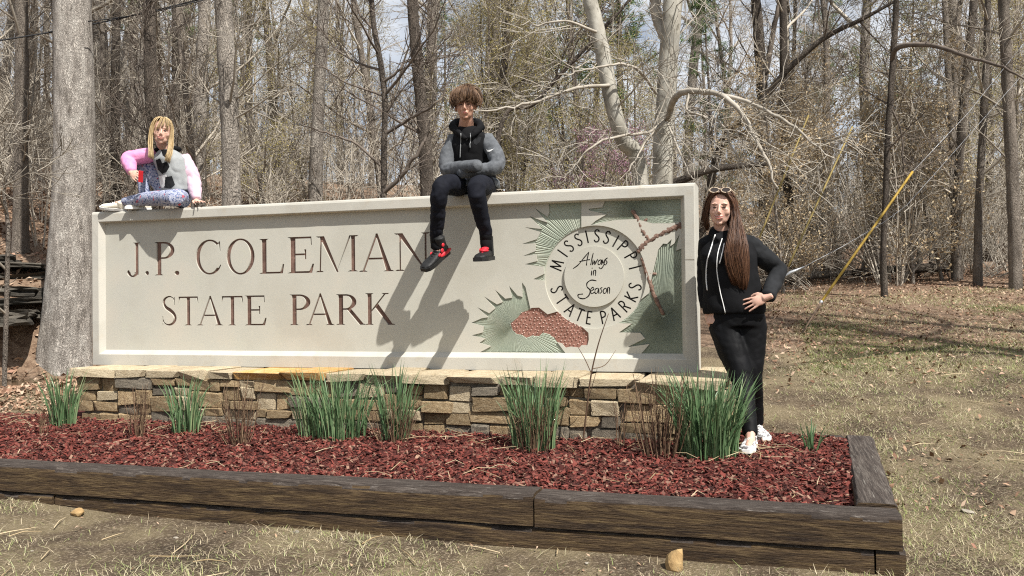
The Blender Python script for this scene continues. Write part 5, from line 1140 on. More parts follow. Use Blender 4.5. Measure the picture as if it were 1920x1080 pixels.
def strands(G, H, paths, n, rg, jit, r0=.0045, taper=.35):
    # paths: guide curves in head space; strands interpolate between neighbouring guides
    gs = [crom(p, 5) for p in paths]; m = min(12, max(len(p) for p in gs)); gs = [np.stack([np.interp(np.linspace(0, 1, m), np.linspace(0, 1, len(p)), p[:, i]) for i in range(3)], -1) for p in gs]
    nc = max(10, n // 9); cl_ = [(rg.uniform(0, len(gs) - 1), rg.normal(0, jit, 3), rg.normal(0, jit * .8, 3)) for _ in range(nc)]   # locks
    w = np.linspace(.35, 1, m)[:, None]; bow = np.sin(np.linspace(0, math.pi, m))[:, None]
    for _ in range(n):
        t, o1, o2 = cl_[rg.integers(nc)]; t = min(max(t + rg.normal(0, .10), 0), len(gs) - 1); i = min(int(t), len(gs) - 2); f = t - i; c = gs[i] * (1 - f) + gs[i + 1] * f
        c = c + (o1 + rg.normal(0, jit * .30, 3)) * w + (o2 + rg.normal(0, jit * .2, 3)) * bow
        if rg.random() < .25: c = c[:max(6, int(m * rg.uniform(.7, .95)))]
        G.tube([H(*q) for q in c], r0 * rg.uniform(.6, 1.2) * np.linspace(1, taper, len(c)), 3)
def hand(G, wrist, d, up, side, curl=.5, k=1.0, spread=.18):
    # d: wrist -> knuckles, up: back of the hand, side: +1/-1 where the thumb leaves
    d = nrm(np.asarray(d, float)); up = nrm(np.asarray(up, float) - d * (np.asarray(up, float) @ d)); s_ = np.cross(d, up) * side; w = np.asarray(wrist, float)
    R = np.stack([s_, d, up], 1)
    G.ell(w + d * .045 * k, (.038 * k, .050 * k, .015 * k), R, 14, 10); G.tube([w - d * .04 * k, w + d * .02 * k], [.026 * k, .024 * k], 12)
    for i, (off, L) in enumerate(((.031, .072), (.0105, .080), (-.0105, .075), (-.031, .058))):
        p = w + d * .078 * k + s_ * off * k; pts = [w + d * .05 * k + s_ * off * .8 * k, p]; dd = nrm(d + s_ * off / .028 * spread * .5)
        for j, f in enumerate((.45, .32, .26)):
            a = curl * (.55 + .35 * j); dn = nrm(dd * math.cos(a) - up * math.sin(a)); p = p + dn * L * f * k; dd, up2 = dn, up; pts.append(p)
        G.tube(pts, np.array([.0088, .0080, .0074, .0070, .0060]) * k, 8)
    th = [w + s_ * .022 * k + d * .012 * k, w + s_ * .045 * k + d * .038 * k - up * .008 * k, w + s_ * .050 * k + d * .062 * k - up * .016 * k, w + s_ * .044 * k + d * .085 * k - up * .022 * k]
    G.tube(th, np.array([.013, .0115, .010, .008]) * k, 8)
def shoe(ankle, toe, up, L, par, mu, ms, k=1.0, name='shoe', tongue=None, hi=0.0, accents=None, laces='cord'):
    # ankle: point above the heel on the sole plane, toe: direction of the toes
    toe = nrm(np.asarray(toe, float)); up = nrm(np.asarray(up, float) - toe * (np.asarray(up, float) @ toe)); sd = np.cross(toe, up); a = np.asarray(ankle, float)
    prof = [(-.06, .020, .028, .045), (-.05, .031, .030, .058), (-.015, .034, .031, .062), (.04, .034, .027, .052), (.09, .040, .024, .040), (.14, .043, .021, .031), (.175, .037, .018, .025), (.198, .018, .014, .016)]
    G = Geo(); f = L / .26
    secs = [(a + toe * y * f + up * (z + .008) * f, sd * w * f, up * h * f * .62) for y, w, z, h in prof]
    G.loft(secs, 18, 2.4)
    G.tube([a + up * .03 * f - toe * .012 * f, a + up * (.085 + hi) * f - toe * .018 * f], [.040 * f, .036 * f], 14)
    o = fuse(G, name, mu, par, .005, 4)
    G = Geo(); vs = []
    secs = [(a + toe * y * f + up * zz * f, sd * (w + .004) * f * 1.03, toe * 0 + up * .0001) for y, w, z, h in prof for zz in (0,)]
    out = [(y * f * 1.03, (w + .005) * f) for y, w, z, h in prof]; pl = [(y, w) for y, w in out] + [(y, -w) for y, w in out[::-1]]
    lo = [a + toe * y + sd * w for y, w in pl]; hi_ = [p + up * .024 * f for p in lo]; n = len(pl)
    G.addm(lo + hi_ + [a + toe * .07 * f, a + toe * .07 * f + up * .024 * f], [(2 * n, (i + 1) % n, i) for i in range(n)] + [(2 * n + 1, n + i, n + (i + 1) % n) for i in range(n)], [(i, (i + 1) % n, n + (i + 1) % n, n + i) for i in range(n)])
    G.obj('sole', ms, o, smooth=False)
    G = Geo()
    for t in (.045, .065, .085, .105):
        z = .062 - (t - .045) * .38; G.tube([a + toe * t * f + sd * .022 * f + up * z * f, a + toe * (t + .008) * f + up * (z + .014) * f, a + toe * t * f - sd * .022 * f + up * z * f], np.array([.004, .004, .004]) * f, 6)
    G.obj('laces', M[laces], o)
    if accents:
        for (y, x, z, r, m) in accents:
            G = Geo(); G.ell(a + toe * y * f + sd * x * f + up * z * f, np.array(r) * f, np.stack([sd, toe, up], 1), 12, 8); G.obj('shoe_panel', m, o)
    return o
def ribbon(G, pts, w, nv):
    pts = np.asarray(pts, float); t = np.gradient(pts, axis=0); b = np.cross(t, nv); b /= np.linalg.norm(b, axis=1)[:, None] + 1e-9; w = np.broadcast_to(w, (len(pts),))[:, None]
    v = np.concatenate([pts - b * w / 2, pts + b * w / 2]); n = len(pts); G.add(v, [(i, i + 1, n + i + 1, n + i) for i in range(n - 1)])
from mathutils.bvhtree import BVHTree
class Skin:
    # the visible surface of one or more garments, to lay trims on
    def __init__(s, *objs):
        vs, fs = [], []
        for o in objs:
            b = len(vs); vs += [v.co.copy() for v in o.data.vertices]; fs += [[b + i for i in f.vertices] for f in o.data.polygons]
        s.t = BVHTree.FromPolygons(vs, fs)
    def __call__(s, px, py, off=.004, fallback=0.0):
        d = nrm(ray(px, py)); h = s.t.ray_cast(Vector(CAM), Vector(d))
        return np.array(h[0]) - d * off if h[0] is not None else at(px, py, fallback)
    def hit(s, px, py): d = nrm(ray(px, py)); h = s.t.ray_cast(Vector(CAM), Vector(d)); return h[3] if h[0] is not None else None
    def line(s, pts, n=5, off=.004, fb=0.0): return np.array([s(x, y, off, fb) for x, y in crom(pts, n)])
    def patch(s, poly, step=2.0, off=.003, fb=0.0):
        poly = [tuple(map(float, q)) for q in poly]; xs = np.arange(min(q[0] for q in poly), max(q[0] for q in poly) + step, step); ys = np.arange(min(q[1] for q in poly), max(q[1] for q in poly) + step, step)
        G = Geo(); idx = {}; V3 = []; F = []
        X, Yg = np.meshgrid((xs[:-1] + xs[1:]) / 2, (ys[:-1] + ys[1:]) / 2); ins = inside(poly, X.ravel(), Yg.ravel()).reshape(X.shape)
        def vid(i, j):
            if (i, j) not in idx: idx[(i, j)] = len(V3); V3.append(s(xs[i], ys[j], off, fb))
            return idx[(i, j)]
        for j in range(len(ys) - 1):
            for i in range(len(xs) - 1):
                if ins[j, i] and None not in (h_ := [s.hit(xs[a], ys[b]) for a in (i, i + 1) for b in (j, j + 1)]) and max(h_) - min(h_) < .03: F.append((vid(i, j), vid(i, j + 1), vid(i + 1, j + 1), vid(i + 1, j)))
        G.add(np.array(V3), F); return G
X_, Y_, Z_ = V(1, 0, 0), V(0, 1, 0), V(0, 0, 1)
rp_ = np.random.default_rng(77)

# --- woman standing at the right end of the sign
YW = -.30
def W_(px, py, dy=0.0): return at(px, py, YW + dy)
hc = W_(1351, 391, -.02); fw = CAM - hc
H = Head(hc, fw + V(-.5, 0, 0), roll=-.05, pitch=.02, size=.965)
# joints
nk = W_(1358, 438, .03); shR, shL = W_(1330, 457, .03), W_(1404, 460, .04); elR, wrR = W_(1323, 520, .07), W_(1325, 578, .03); elL, wrL = W_(1461, 507, .10), W_(1440, 556, -.125)
hipR, hipL = W_(1357, 607), W_(1407, 607, .02)
f1 = bedpt(1407, 848); f2 = bedpt(1420, 823)                     # front and rear foot on the mulch
f1[2] += .012; f2[2] += .012
knR = W_(1391, 712, -.10); anR = V(f1[0], f1[1] + .09, f1[2] + .10); knL = W_(1409, 706, -.0); anL = V(f2[0], f2[1] + .06, f2[2] + .10)
G = Geo(); head_shapes(G, H, nk, neck_r=.046)
tor = [(W_(1370, 607), .150, .100), (W_(1372, 565), .135, .092), (W_(1370, 530), .125, .090), (W_(1366, 490), .135, .10), (W_(1366, 458, .03), .140, .085), (W_(1360, 443, .03), .070, .06)]
G.loft([(c, X_ * u, Y_ * v) for c, u, v in tor], 20)
for pts, r in (([shR, elR, wrR], [.036, .030, .025]), ([shL, elL, wrL], [.036, .030, .025]), ([hipR, knR, anR], [.060, .034, .030]), ([hipL, knL, anL], [.060, .034, .030])): G.tube(pts, r, 12)
hand(G, wrR + V(0, 0, -.005), V(.0, -.1, -1), V(-1, -.2, 0), -1, .35, .80)
hand(G, wrL + V(-.012, -.012, -.005), V(-1, -.04, -.42), V(-.1, -1, .15), 1, .10, .92, .35)
for f_, an in ((f1, anR), (f2, anL)): G.tube([an, V(f_[0], f_[1] + .05, f_[2] + .04), V(f_[0] - .01, f_[1] - .06, f_[2] + .03)], [.030, .028, .020], 10)
woman = fuse(G, 'person', M['skin'], None, .0045, 4, dec=.26); tag(woman, 'woman in a black zip hoodie leaning on the sign with one hand on her hip', 'person')
face_parts(H, woman, 'brow')
# hoodie
G = Geo(); hem = W_(1375, 585)
tor = [(W_(1376, 588), .186, .135), (W_(1376, 575), .190, .140), (W_(1373, 545), .178, .135), (W_(1368, 510), .168, .138), (W_(1365, 480), .172, .132), (W_(1366, 458, .03), .165, .105), (W_(1362, 444, .035), .110, .085), (W_(1358, 434, .04), .072, .068)]
G.loft([(c, X_ * u, Y_ * v) for c, u, v in tor], 28)
G.ell(W_(1346, 487, -.09), (.062, .06, .062)); G.ell(W_(1384, 488, -.085), (.062, .06, .062))
for dx in (-1, 1): G.tube([W_(1359 + dx * 18, 432, .06), W_(1359 + dx * 22, 438, .0), W_(1359 + dx * 11, 449, -.075)], [.030, .028, .018], 10)
G.tube([W_(1338, 434, .07), W_(1358, 430, .12), W_(1380, 434, .08)], [.035, .05, .035], 10)
hood = fuse(G, 'hoodie', M['black'], woman, .0075, 6, .014, .08)
for nm, a, b, c in (('R', shR, elR, wrR), ('L', shL, elL, wrL)):
    G = Geo(); a2 = a + (V(.03, 0, .005) if nm == 'R' else V(-.03, 0, .005)); mid = (a + b) / 2; m2 = (b + c) / 2
    G.tube([a2, a, mid, b, m2, c + nrm(c - b) * -.005], [.066, .069, .062, .057, .050, .041], 16)
    if nm == 'L': G.tube([c - nrm(c - b) * .045, c + nrm(c - b) * .005], [.048, .043], 14)
    fuse(G, 'sleeve', M['charcoal'] if nm == 'L' else M['black'], hood, .0065, 5, .014, .05)
SK = Skin(hood)
G = Geo(); G.tube(SK.line([(1354, 447), (1346, 475), (1344, 505), (1350, 545), (1356, 570), (1360, 588)], 6, .002, YW - .14), .0030, 6); G.obj('zip', M['cord'], hood)
G = Geo(); G.tube(SK.line([(1341, 440), (1334, 462), (1326, 490), (1324, 520), (1326, 544)], 6, .004, YW - .14), .0040, 6); G.obj('drawstring', M['cord'], hood)
G = Geo(); G.tube(SK.line([(1358, 456), (1354, 476), (1349, 494)], 6, .004, YW - .14), .0038, 6); G.obj('drawstring', M['cord'], hood)
# trousers
G = Geo(); G.loft([(W_(1381, 578), X_ * .160, Y_ * .110), (W_(1382, 595), X_ * .172, Y_ * .118), (W_(1382, 612), X_ * .165, Y_ * .115)], 24)
for hp, kn, an in ((hipR, knR, anR), (hipL, knL, anL)):
    G.tube(crom([hp, (hp * .5 + kn * .5), kn, kn * .55 + an * .45 + V(0, .02, 0), an + V(0, .0, -.025)], 3), np.interp(np.linspace(0, 1, 13), [0, .25, .5, .75, 1], [.100, .090, .066, .058, .043]), 16)
fuse(G, 'trousers', M['black_jeans'], woman, .0075, 12, .008, .05)
shoe(V(f1[0], f1[1] + .10, f1[2]), V(-.12, -1, -.02), Z_, .25, woman, M['shoe_print'], M['white'], laces='cord')
shoe(V(f2[0], f2[1] + .06, f2[2]), V(.28, -1, 0), Z_, .25, woman, M['shoe_print'], M['white'], laces='cord')
# hair
G = Geo(); H.ell(G, (0, -.030, .040), (.088, .094, .087)); H.ell(G, (.03, -.055, -.06), (.065, .055, .12)); H.tube(G, [(.078, -.015, .02), (.090, .0, -.08), (.108, .060, -.18), (.116, .095, -.28), (.128, .092, -.38), (.14, .085, -.44)], [.018, .024, .034, .038, .034, .016], 12); hair = fuse(G, 'hair', M['hair_base'], woman, .006, 3)
G = Geo()
strands(G, H, [[(.004, .060, .098), (.035, .058, .092), (.066, .040, .055), (.082, .022, .0), (.086, .040, -.09), (.072, .105, -.20), (.060, .150, -.30), (.085, .145, -.40), (.115, .125, -.47)],
               [(.004, .030, .125), (.050, .030, .112), (.085, .012, .05), (.100, .005, -.03), (.112, .040, -.12), (.115, .115, -.22), (.120, .150, -.32), (.145, .140, -.42), (.155, .12, -.50)],
               [(.004, -.02, .130), (.060, -.02, .105), (.092, -.02, .03), (.108, -.015, -.06), (.140, .040, -.15), (.170, .100, -.24), (.185, .120, -.34), (.190, .110, -.43), (.180, .10, -.50)]], 1500, rp_, .0085, .0019)
strands(G, H, [[(-.004, .060, .098), (-.035, .058, .092), (-.064, .042, .055), (-.080, .028, .0), (-.084, .022, -.06), (-.076, .010, -.12)],
               [(-.004, .020, .127), (-.050, .02, .110), (-.086, .0, .04), (-.100, -.005, -.03), (-.098, -.01, -.09), (-.080, -.02, -.135)]], 500, rp_, .006, .0019)
G.obj('hair_strands', M['hair_brown'], hair)
# sunglasses pushed up on the head
sg = empty('sunglasses', H(0, .06, .115), 'sunglasses pushed up on the dark haired woman head', 'sunglasses')
for x in (-1, 1):
    G = Geo(); c = np.array([(.036 * x + .029 * math.cos(a), .074 - .010 * math.sin(a), .112 + .017 * math.sin(a)) for a in np.linspace(0, 6.283, 22)]); G.tube([H(*q) for q in c], .0034, 6); G.obj('rim', M['gold'], sg)
    G = Geo(); G.add(np.array([H(.036 * x, .074, .112)] + [H(*q) for q in c[:-1]]), [(0, i + 1, (i + 1) % 21 + 1) for i in range(21)]); G.obj('lens', M['lens'], sg)
    G = Geo(); H.tube(G, [(.066 * x, .070, .114), (.092 * x, .040, .095), (.096 * x, -.01, .04)], [.003, .003, .003], 6); G.obj('temple', M['gold'], sg)
G = Geo(); H.tube(G, [(-.009, .078, .114), (0, .081, .117), (.009, .078, .114)], [.003] * 3, 6); G.obj('bridge', M['gold'], sg)

# --- boy sitting on top of the sign
ZS = SH
def B_(px, py, Y): return at(px, py, Y)
hc = B_(873, 199, -.02); H = Head(hc, V(.25, -1, 0), roll=.03, pitch=.07, size=.90)
pel = B_(886, 346, .13); nk = B_(874, 240, .05); shR, shL = B_(849, 262, .06), B_(917, 262, .08)
elR, elL = B_(839, 317, -.02), B_(932, 313, -.03); wrR, wrL = B_(893, 311, -.19), B_(868, 323, -.12)
knR, knL = B_(826, 352, -.37), B_(893, 354, -.37); anR, anL = B_(818, 448, -.24), B_(911, 442, -.21)
hipR, hipL = B_(866, 348, .08), B_(912, 348, .10)
G = Geo(); head_shapes(G, H, nk, neck_r=.050)
G.loft([(pel, X_ * .15, Y_ * .10), (B_(884, 320, .12), X_ * .13, Y_ * .09), (B_(880, 285, .09), X_ * .145, Y_ * .095), (B_(880, 262, .07), X_ * .145, Y_ * .08), (B_(876, 248, .06), X_ * .07, Y_ * .06)], 20)
for pts, r in (([shR, elR, wrR], [.036, .030, .024]), ([shL, elL, wrL], [.036, .030, .024]), ([hipR, knR, anR], [.058, .038, .030]), ([hipL, knL, anL], [.058, .038, .030])): G.tube(pts, r, 12)
hand(G, wrR - nrm(wrR - elR) * .075, wrR - elR, V(0, -1, .2), 1, .8, .72); hand(G, wrL - nrm(wrL - elL) * .075, wrL - elL, V(0, -1, .2), -1, .8, .72)
dR = nrm(V(-.30, -.70, -.46)); uR = nrm(V(.0, -.5, .8)); hR = B_(829, 481, -.20); dL = nrm(V(.05, -1, -.08)); uL = nrm(V(0, -.08, 1)); hL = B_(914, 488, -.20)
for an, h_, d, u in ((anR, hR, dR, uR), (anL, hL, dL, uL)): G.tube([an, h_ + u * .07, h_ + u * .042 + d * .04, h_ + u * .038 + d * .12], [.030, .030, .024, .016], 10)
boy = fuse(G, 'person', M['skin_boy'], None, .0045, 4, dec=.26); tag(boy, 'teenage boy in a black and grey hoodie sitting on the sign with dangling legs', 'person')
face_parts(H, boy, 'brow', smile=False, open_=.0035)
G = Geo()
G.loft([(B_(890, 356, .12), X_ * .175, Y_ * .130), (B_(889, 340, .12), X_ * .175, Y_ * .135), (B_(884, 305, .10), X_ * .155, Y_ * .125), (B_(881, 275, .075), X_ * .160, Y_ * .12), (B_(880, 258, .065), X_ * .145, Y_ * .10), (B_(877, 247, .06), X_ * .105, Y_ * .085), (B_(875, 238, .06), X_ * .075, Y_ * .07)], 28)
hoodie = fuse(G, 'hoodie', M['black'], boy, .0075, 6, .014, .08)
G = Geo()
for dx in (-1, 1): G.tube([B_(875 + dx * 22, 232, .10), B_(875 + dx * 27, 238, .03), B_(875 + dx * 14, 250, -.04), B_(876 + dx * 3, 260, -.055)], [.034, .031, .024, .014], 12)
G.tube([B_(852, 232, .10), B_(875, 230, .15), B_(898, 232, .10)], [.036, .045, .036], 12); hd_ = fuse(G, 'hood', M['black'], hoodie, .007, 4, .01, .05)
for nm, a, b, c in (('R', shR, elR, wrR), ('L', shL, elL, wrL)):
    G = Geo(); sgn = 1 if nm == 'R' else -1; ins = a + V(.025 * sgn, 0, .01)
    G.tube(crom([ins, (a + b) / 2 + V(-.012 * sgn, 0, 0), b, (b + c) / 2, c], 3), np.interp(np.linspace(0, 1, 13), [0, .25, .5, .75, 1], [.060, .060, .053, .046, .041]), 16)
    sl_ = fuse(G, 'sleeve', M['grey_fleece'], hoodie, .0065, 5, .015, .05)
    G = Geo(); e = c + nrm(c - b) * .03; G.tube([c - nrm(c - b) * .02, c + nrm(c - b) * .02, e], [.046, .043, .034], 14); fuse(G, 'cuff', M['grey_fleece'], sl_, .006, 3)
G = Geo(); G.loft([(B_(897, 352, .09), X_ * .16, Y_ * .16), (B_(902, 340, .08), X_ * .14, Y_ * .14)], 20); G.ell(B_(922, 343, .10), (.055, .09, .045)); fuse(G, 'hem_panel', M['grey_fleece'], hoodie, .0075, 3, .015, .06)
SK = Skin(hoodie, hd_, *[c for c in hoodie.children if c.name.startswith('sleeve')])
for dx, yb2 in ((-9, 296), (9, 277)):
    G = Geo(); G.tube(SK.line([(873 + dx, 250), (873 + dx, 266), (872 + dx, 282 if dx < 0 else 270), (872 + dx * 1.05, yb2)], 5, .004, -.07), .0032, 6); G.obj('drawstring', M['lightgrey'], hoodie)
SK.patch([(911, 278), (914, 281.5), (919, 281), (926.5, 278.5), (918, 284.5), (913, 284.5)], .5, .003, -.01).obj('sleeve_mark', M['cord'], hoodie)
SK.patch([(886, 258), (891, 256), (893, 262), (898, 256), (903, 257), (900, 266), (894, 272), (889, 270)], .6, .002, -.08).obj('chest_mark', M['charcoal'], hoodie)
G = Geo(); G.loft([(pel + V(0, -.01, -.04), X_ * .165, Y_ * .13), (pel + V(0, -.02, .03), X_ * .165, Y_ * .12)], 20)
for hp, kn, an in ((hipR, knR, anR), (hipL, knL, anL)):
    G.tube(crom([hp, hp * .5 + kn * .5 + V(0, 0, .012), kn, kn * .5 + an * .5 + V(0, -.01, 0), an + V(0, 0, .015)], 3), np.interp(np.linspace(0, 1, 13), [0, .25, .5, .75, 1], [.080, .073, .061, .052, .045]), 16)
joggers = fuse(G, 'joggers', M['navy'], boy, .0075, 4, .016, .05)
for an in (anR, anL):
    G = Geo(); G.tube([an + V(0, 0, .03), an + V(0, 0, -.03)], [.045, .042], 14); G.obj('ankle_cuff', M['black_jeans'], joggers)
    G = Geo(); h_, u = (hR, uR) if an is anR else (hL, uL); G.tube([an + V(0, 0, .01), an + V(0, 0, -.05), h_ + u * .06], [.041, .041, .038], 14); G.obj('sock', M['black'], boy)
acc = lambda s: [(.02, .033 * s, .062, (.006, .016, .016), M['shoe_red']), (.0, .034 * s, .095, (.006, .014, .014), M['shoe_red']), (.055, .036 * s, .048, (.006, .016, .012), M['shoe_red']), (-.01, .033 * s, .030, (.010, .062, .016), M['shoe_red'])]
shoe(hR, dR, uR, .27, boy, M['shoe_black'], M['shoe_black'], hi=.055, accents=acc(-1) + acc(1), laces='shoe_black')
s2_ = shoe(hL, dL, uL, .285, boy, M['shoe_black'], M['shoe_black'], hi=.065, laces='shoe_red', accents=[(.075, 0, .062, (.028, .042, .014), M['shoe_red']), (.050, 0, .074, (.026, .030, .012), M['shoe_red']), (.02, .036, .06, (.006, .03, .02), M['shoe_red'])])
G = Geo(); H.ell(G, (0, -.028, .042), (.088, .095, .086)); hair = fuse(G, 'hair', M['hair_base_boy'], boy, .006, 3, .012, .03)
G = Geo()
strands(G, H, [[(-.03, -.02, .135), (-.075, .01, .118), (-.105, .02, .06), (-.108, .02, .0), (-.098, .025, -.02)], [(-.02, .0, .138), (-.05, .06, .125), (-.070, .095, .075), (-.070, .100, .042), (-.068, .096, .026)], [(0, .0, .140), (-.01, .07, .130), (-.02, .108, .080), (-.026, .108, .045), (-.032, .104, .032)],
               [(.01, .0, .140), (.03, .07, .130), (.032, .108, .080), (.026, .106, .045), (.018, .103, .034)], [(.02, .0, .138), (.06, .05, .122), (.082, .085, .075), (.082, .083, .04), (.080, .076, .022)], [(.03, -.02, .135), (.080, .01, .115), (.108, .02, .06), (.112, .02, .005), (.104, .02, -.02)]], 1000, rp_, .014, .0019, .3)
strands(G, H, [[(-.02, -.03, .13), (-.09, -.04, .10), (-.115, -.03, .04), (-.108, -.02, -.01)], [(.0, -.03, .14), (-.04, -.02, .155), (-.08, -.02, .13), (-.11, .0, .09)], [(.0, -.03, .14), (.04, -.02, .155), (.08, -.02, .13), (.115, .0, .085)], [(.02, -.03, .13), (.09, -.04, .10), (.115, -.03, .04), (.108, -.02, -.01)]], 600, rp_, .013, .0019, .3)
G.obj('hair_strands', M['hair_boy'], hair)

# --- girl sitting at the left end of the sign
def C_(px, py, Y): return at(px, py, Y)
hc = C_(304, 248, .02); H = Head(hc, CAM - hc + V(-.6, 0, 0), roll=-.10, pitch=.0, size=.93)
pel = C_(336, 366, .15); nk = C_(312, 280, .08); shR, shL = C_(284, 290, .08), C_(346, 296, .13)
elR, wrR = C_(241, 298, .02), C_(246, 322, -.07); elL, wrL = C_(362, 338, .14), C_(369, 374, .06)
hipR, knR, anR = C_(318, 366, .16), C_(267, 296, .13), C_(272, 376, .10)
hipL, knL, anL = C_(342, 374, .10), C_(325, 371, -.10), C_(234, 379, .03)
G = Geo(); head_shapes(G, H, nk, 1.0, neck_r=.040)
G.loft([(pel, X_ * .12, Y_ * .10), (C_(330, 340, .13), X_ * .11, Y_ * .085), (C_(322, 310, .10), X_ * .12, Y_ * .085), (C_(316, 292, .09), X_ * .11, Y_ * .07), (C_(313, 284, .08), X_ * .05, Y_ * .05)], 20)
for pts, r in (([shR, elR, wrR], [.030, .025, .020]), ([shL, elL, wrL], [.030, .025, .020]), ([hipR, knR, anR], [.048, .032, .024]), ([hipL, knL, anL], [.048, .032, .024])): G.tube(pts, r, 12)
hand(G, wrR + V(.01, -.01, -.01), V(.75, -.35, -.45), V(-.35, -.75, .45), -1, .75, .80); hand(G, wrL + V(0, -.01, -.012), V(.75, -.5, -.12), V(.1, -.1, 1), 1, .12, .80, .5)
G.tube([anR, anR + V(-.03, -.05, -.02)], [.024, .018], 10); G.tube([anL, anL + V(-.07, -.02, -.01)], [.024, .018], 10)
girl = fuse(G, 'person', M['skin'], None, .0043, 4, dec=.26); tag(girl, 'blonde girl in a pink and grey sweatshirt sitting on the left end of the sign', 'person')
face_parts(H, girl, 'brow_fair', smile=True, open_=.003)
G = Geo()
G.loft([(C_(338, 360, .14), X_ * .145, Y_ * .125), (C_(336, 348, .14), X_ * .15, Y_ * .13), (C_(329, 322, .12), X_ * .145, Y_ * .125), (C_(320, 300, .10), X_ * .145, Y_ * .11), (C_(316, 290, .09), X_ * .115, Y_ * .085), (C_(313, 281, .08), X_ * .060, Y_ * .055)], 26)
sweat = fuse(G, 'sweatshirt', M['lightgrey'], girl, .007, 6, .014, .07)
for nm, a, b, c, mm in (('R', shR, elR, wrR, 'pink_sleeve'), ('L', shL, elL, wrL, 'palepink')):
    G = Geo(); sgn = 1 if nm == 'R' else -1
    G.tube(crom([a + V(.02 * sgn, 0, .0), (a + b) / 2, b, (b + c) / 2, c], 3), np.interp(np.linspace(0, 1, 13), [0, .25, .5, .75, 1], [.060, .064, .060, .052, .038]), 16); fuse(G, 'sleeve', M[mm], sweat, .006, 5, .013, .045)
G = Geo(); G.ell(C_(327, 280, .13), (.060, .055, .028)); G.ell(C_(300, 281, .12), (.045, .05, .024)); fuse(G, 'hood', M['black'], sweat, .006, 3)
SK = Skin(sweat)
SK.patch([(301, 277), (325, 277), (320, 290), (313, 297), (305, 291)], .6, .003, .0).obj('neckline', M['black'], sweat)
SK.patch([(292, 300), (300, 297), (304, 306), (312, 303), (318, 312), (312, 322), (304, 326), (296, 318)], .6, .003, .0).obj('chest_print', M['black'], sweat)
SK.patch([(288, 326), (300, 330), (312, 327), (316, 338), (306, 352), (292, 350)], .6, .003, .0).obj('white_print', M['white'], sweat)
SK.patch([(310, 332), (322, 330), (328, 346), (320, 353), (308, 352)], .6, .004, .0).obj('dark_print', M['charcoal'], sweat)
G = Geo(); G.loft([(pel + V(0, 0, -.02), X_ * .13, Y_ * .115), (pel + V(0, 0, .03), X_ * .13, Y_ * .11)], 20)
G.tube(crom([hipR, hipR * .5 + knR * .5, knR, knR * .5 + anR * .5, anR], 3), np.interp(np.linspace(0, 1, 13), [0, .25, .5, .75, 1], [.078, .070, .058, .052, .038]), 16)
G.tube(crom([hipL, hipL * .5 + knL * .5 + V(0, 0, .01), knL, knL * .5 + anL * .5 + V(0, 0, .01), anL], 3), np.interp(np.linspace(0, 1, 13), [0, .25, .5, .75, 1], [.074, .070, .066, .058, .038]), 16)
fuse(G, 'leggings', M['leggings'], girl, .0065, 4, .008, .05)
zs = ZS + .004
aL = C_(226, 386, .03); aL[2] = zs + .03; shoe(aL + V(-.0, 0, -.024), V(-1, -.25, .12), V(.05, -.5, 1), .215, girl, M['cream'], M['white'])
aR = C_(272, 386, .08); aR[2] = zs; shoe(aR, V(-.55, -.9, 0), Z_, .205, girl, M['cream'], M['white'])
G = Geo(); H.ell(G, (0, -.030, .038), (.083, .091, .085)); H.ell(G, (0, -.06, -.03), (.05, .045, .07)); H.tube(G, [(-.074, .01, .03), (-.080, .02, -.05), (-.074, .045, -.14), (-.064, .068, -.19), (-.060, .075, -.23)], [.014, .016, .018, .014, .006], 10); H.tube(G, [(.076, .01, .03), (.082, .02, -.05), (.086, .045, -.12), (.078, .068, -.20), (.072, .075, -.23)], [.014, .016, .018, .014, .006], 10); hair = fuse(G, 'hair', M['hair_base_blonde'], girl, .006, 3)
G = Geo()
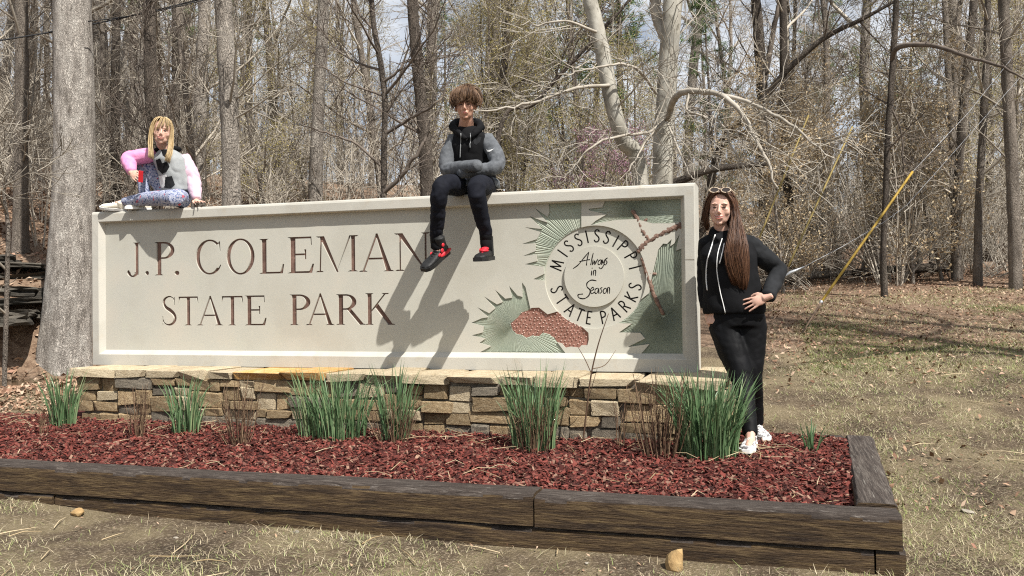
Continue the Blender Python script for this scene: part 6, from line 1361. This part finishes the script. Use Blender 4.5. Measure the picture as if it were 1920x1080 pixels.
strands(G, H, [[(-.01, .02, .125), (-.05, .045, .108), (-.078, .045, .05), (-.080, .035, -.03), (-.072, .055, -.12), (-.058, .080, -.19), (-.050, .09, -.25)], [(-.01, -.01, .128), (-.06, .01, .105), (-.084, .01, .03), (-.088, .010, -.05), (-.086, .04, -.14), (-.074, .07, -.19), (-.070, .08, -.245)]], 330, rp_, .007, .0017)
strands(G, H, [[(.01, .02, .125), (.05, .045, .108), (.078, .040, .05), (.080, .030, -.03), (.080, .050, -.11), (.075, .080, -.18), (.060, .085, -.23)], [(.01, -.01, .128), (.06, .01, .105), (.084, .01, .03), (.090, .010, -.05), (.096, .04, -.12), (.092, .07, -.20), (.080, .08, -.26)]], 330, rp_, .007, .0017)
strands(G, H, [[(-.02, .03, .122), (-.035, .075, .10), (-.052, .088, .05), (-.062, .082, .0), (-.068, .068, -.05)], [(0, .03, .125), (-.008, .085, .10), (-.022, .098, .05), (-.030, .096, .022)], [(.01, .03, .125), (.018, .085, .10), (.018, .098, .055), (.012, .097, .028)], [(.02, .03, .122), (.045, .070, .098), (.060, .080, .05), (.066, .070, .01)]], 110, rp_, .007, .0015)
G.obj('hair_strands', M['hair_blonde'], hair)
ph = empty('phone', C_(264, 331, -.13), 'small red phone held in the girl hand', 'phone'); c = C_(264, 331, -.13); a_ = nrm(V(.25, -.25, 1)); b_ = nrm(np.cross(a_, V(.6, -1, 0))); n_ = np.cross(a_, b_); G = Geo()
v = [c + a_ * .045 * i + b_ * .017 * j + n_ * .006 * k for k in (-1, 1) for i, j in ((-1, -1), (-1, 1), (1, 1), (1, -1))]; G.add(v, [(0, 1, 2, 3), (7, 6, 5, 4), (0, 4, 5, 1), (1, 5, 6, 2), (2, 6, 7, 3), (3, 7, 4, 0)]); G.obj('case', M['phone'], ph, smooth=False)
G = Geo(); v = [c + a_ * .040 * i + b_ * .015 * j + n_ * .0075 for i, j in ((-1, -1), (-1, 1), (1, 1), (1, -1))]; G.add(v, [(0, 1, 2, 3)]); G.obj('screen', M['lens'], ph, smooth=False)
bpy.data.scenes.remove(TMP)
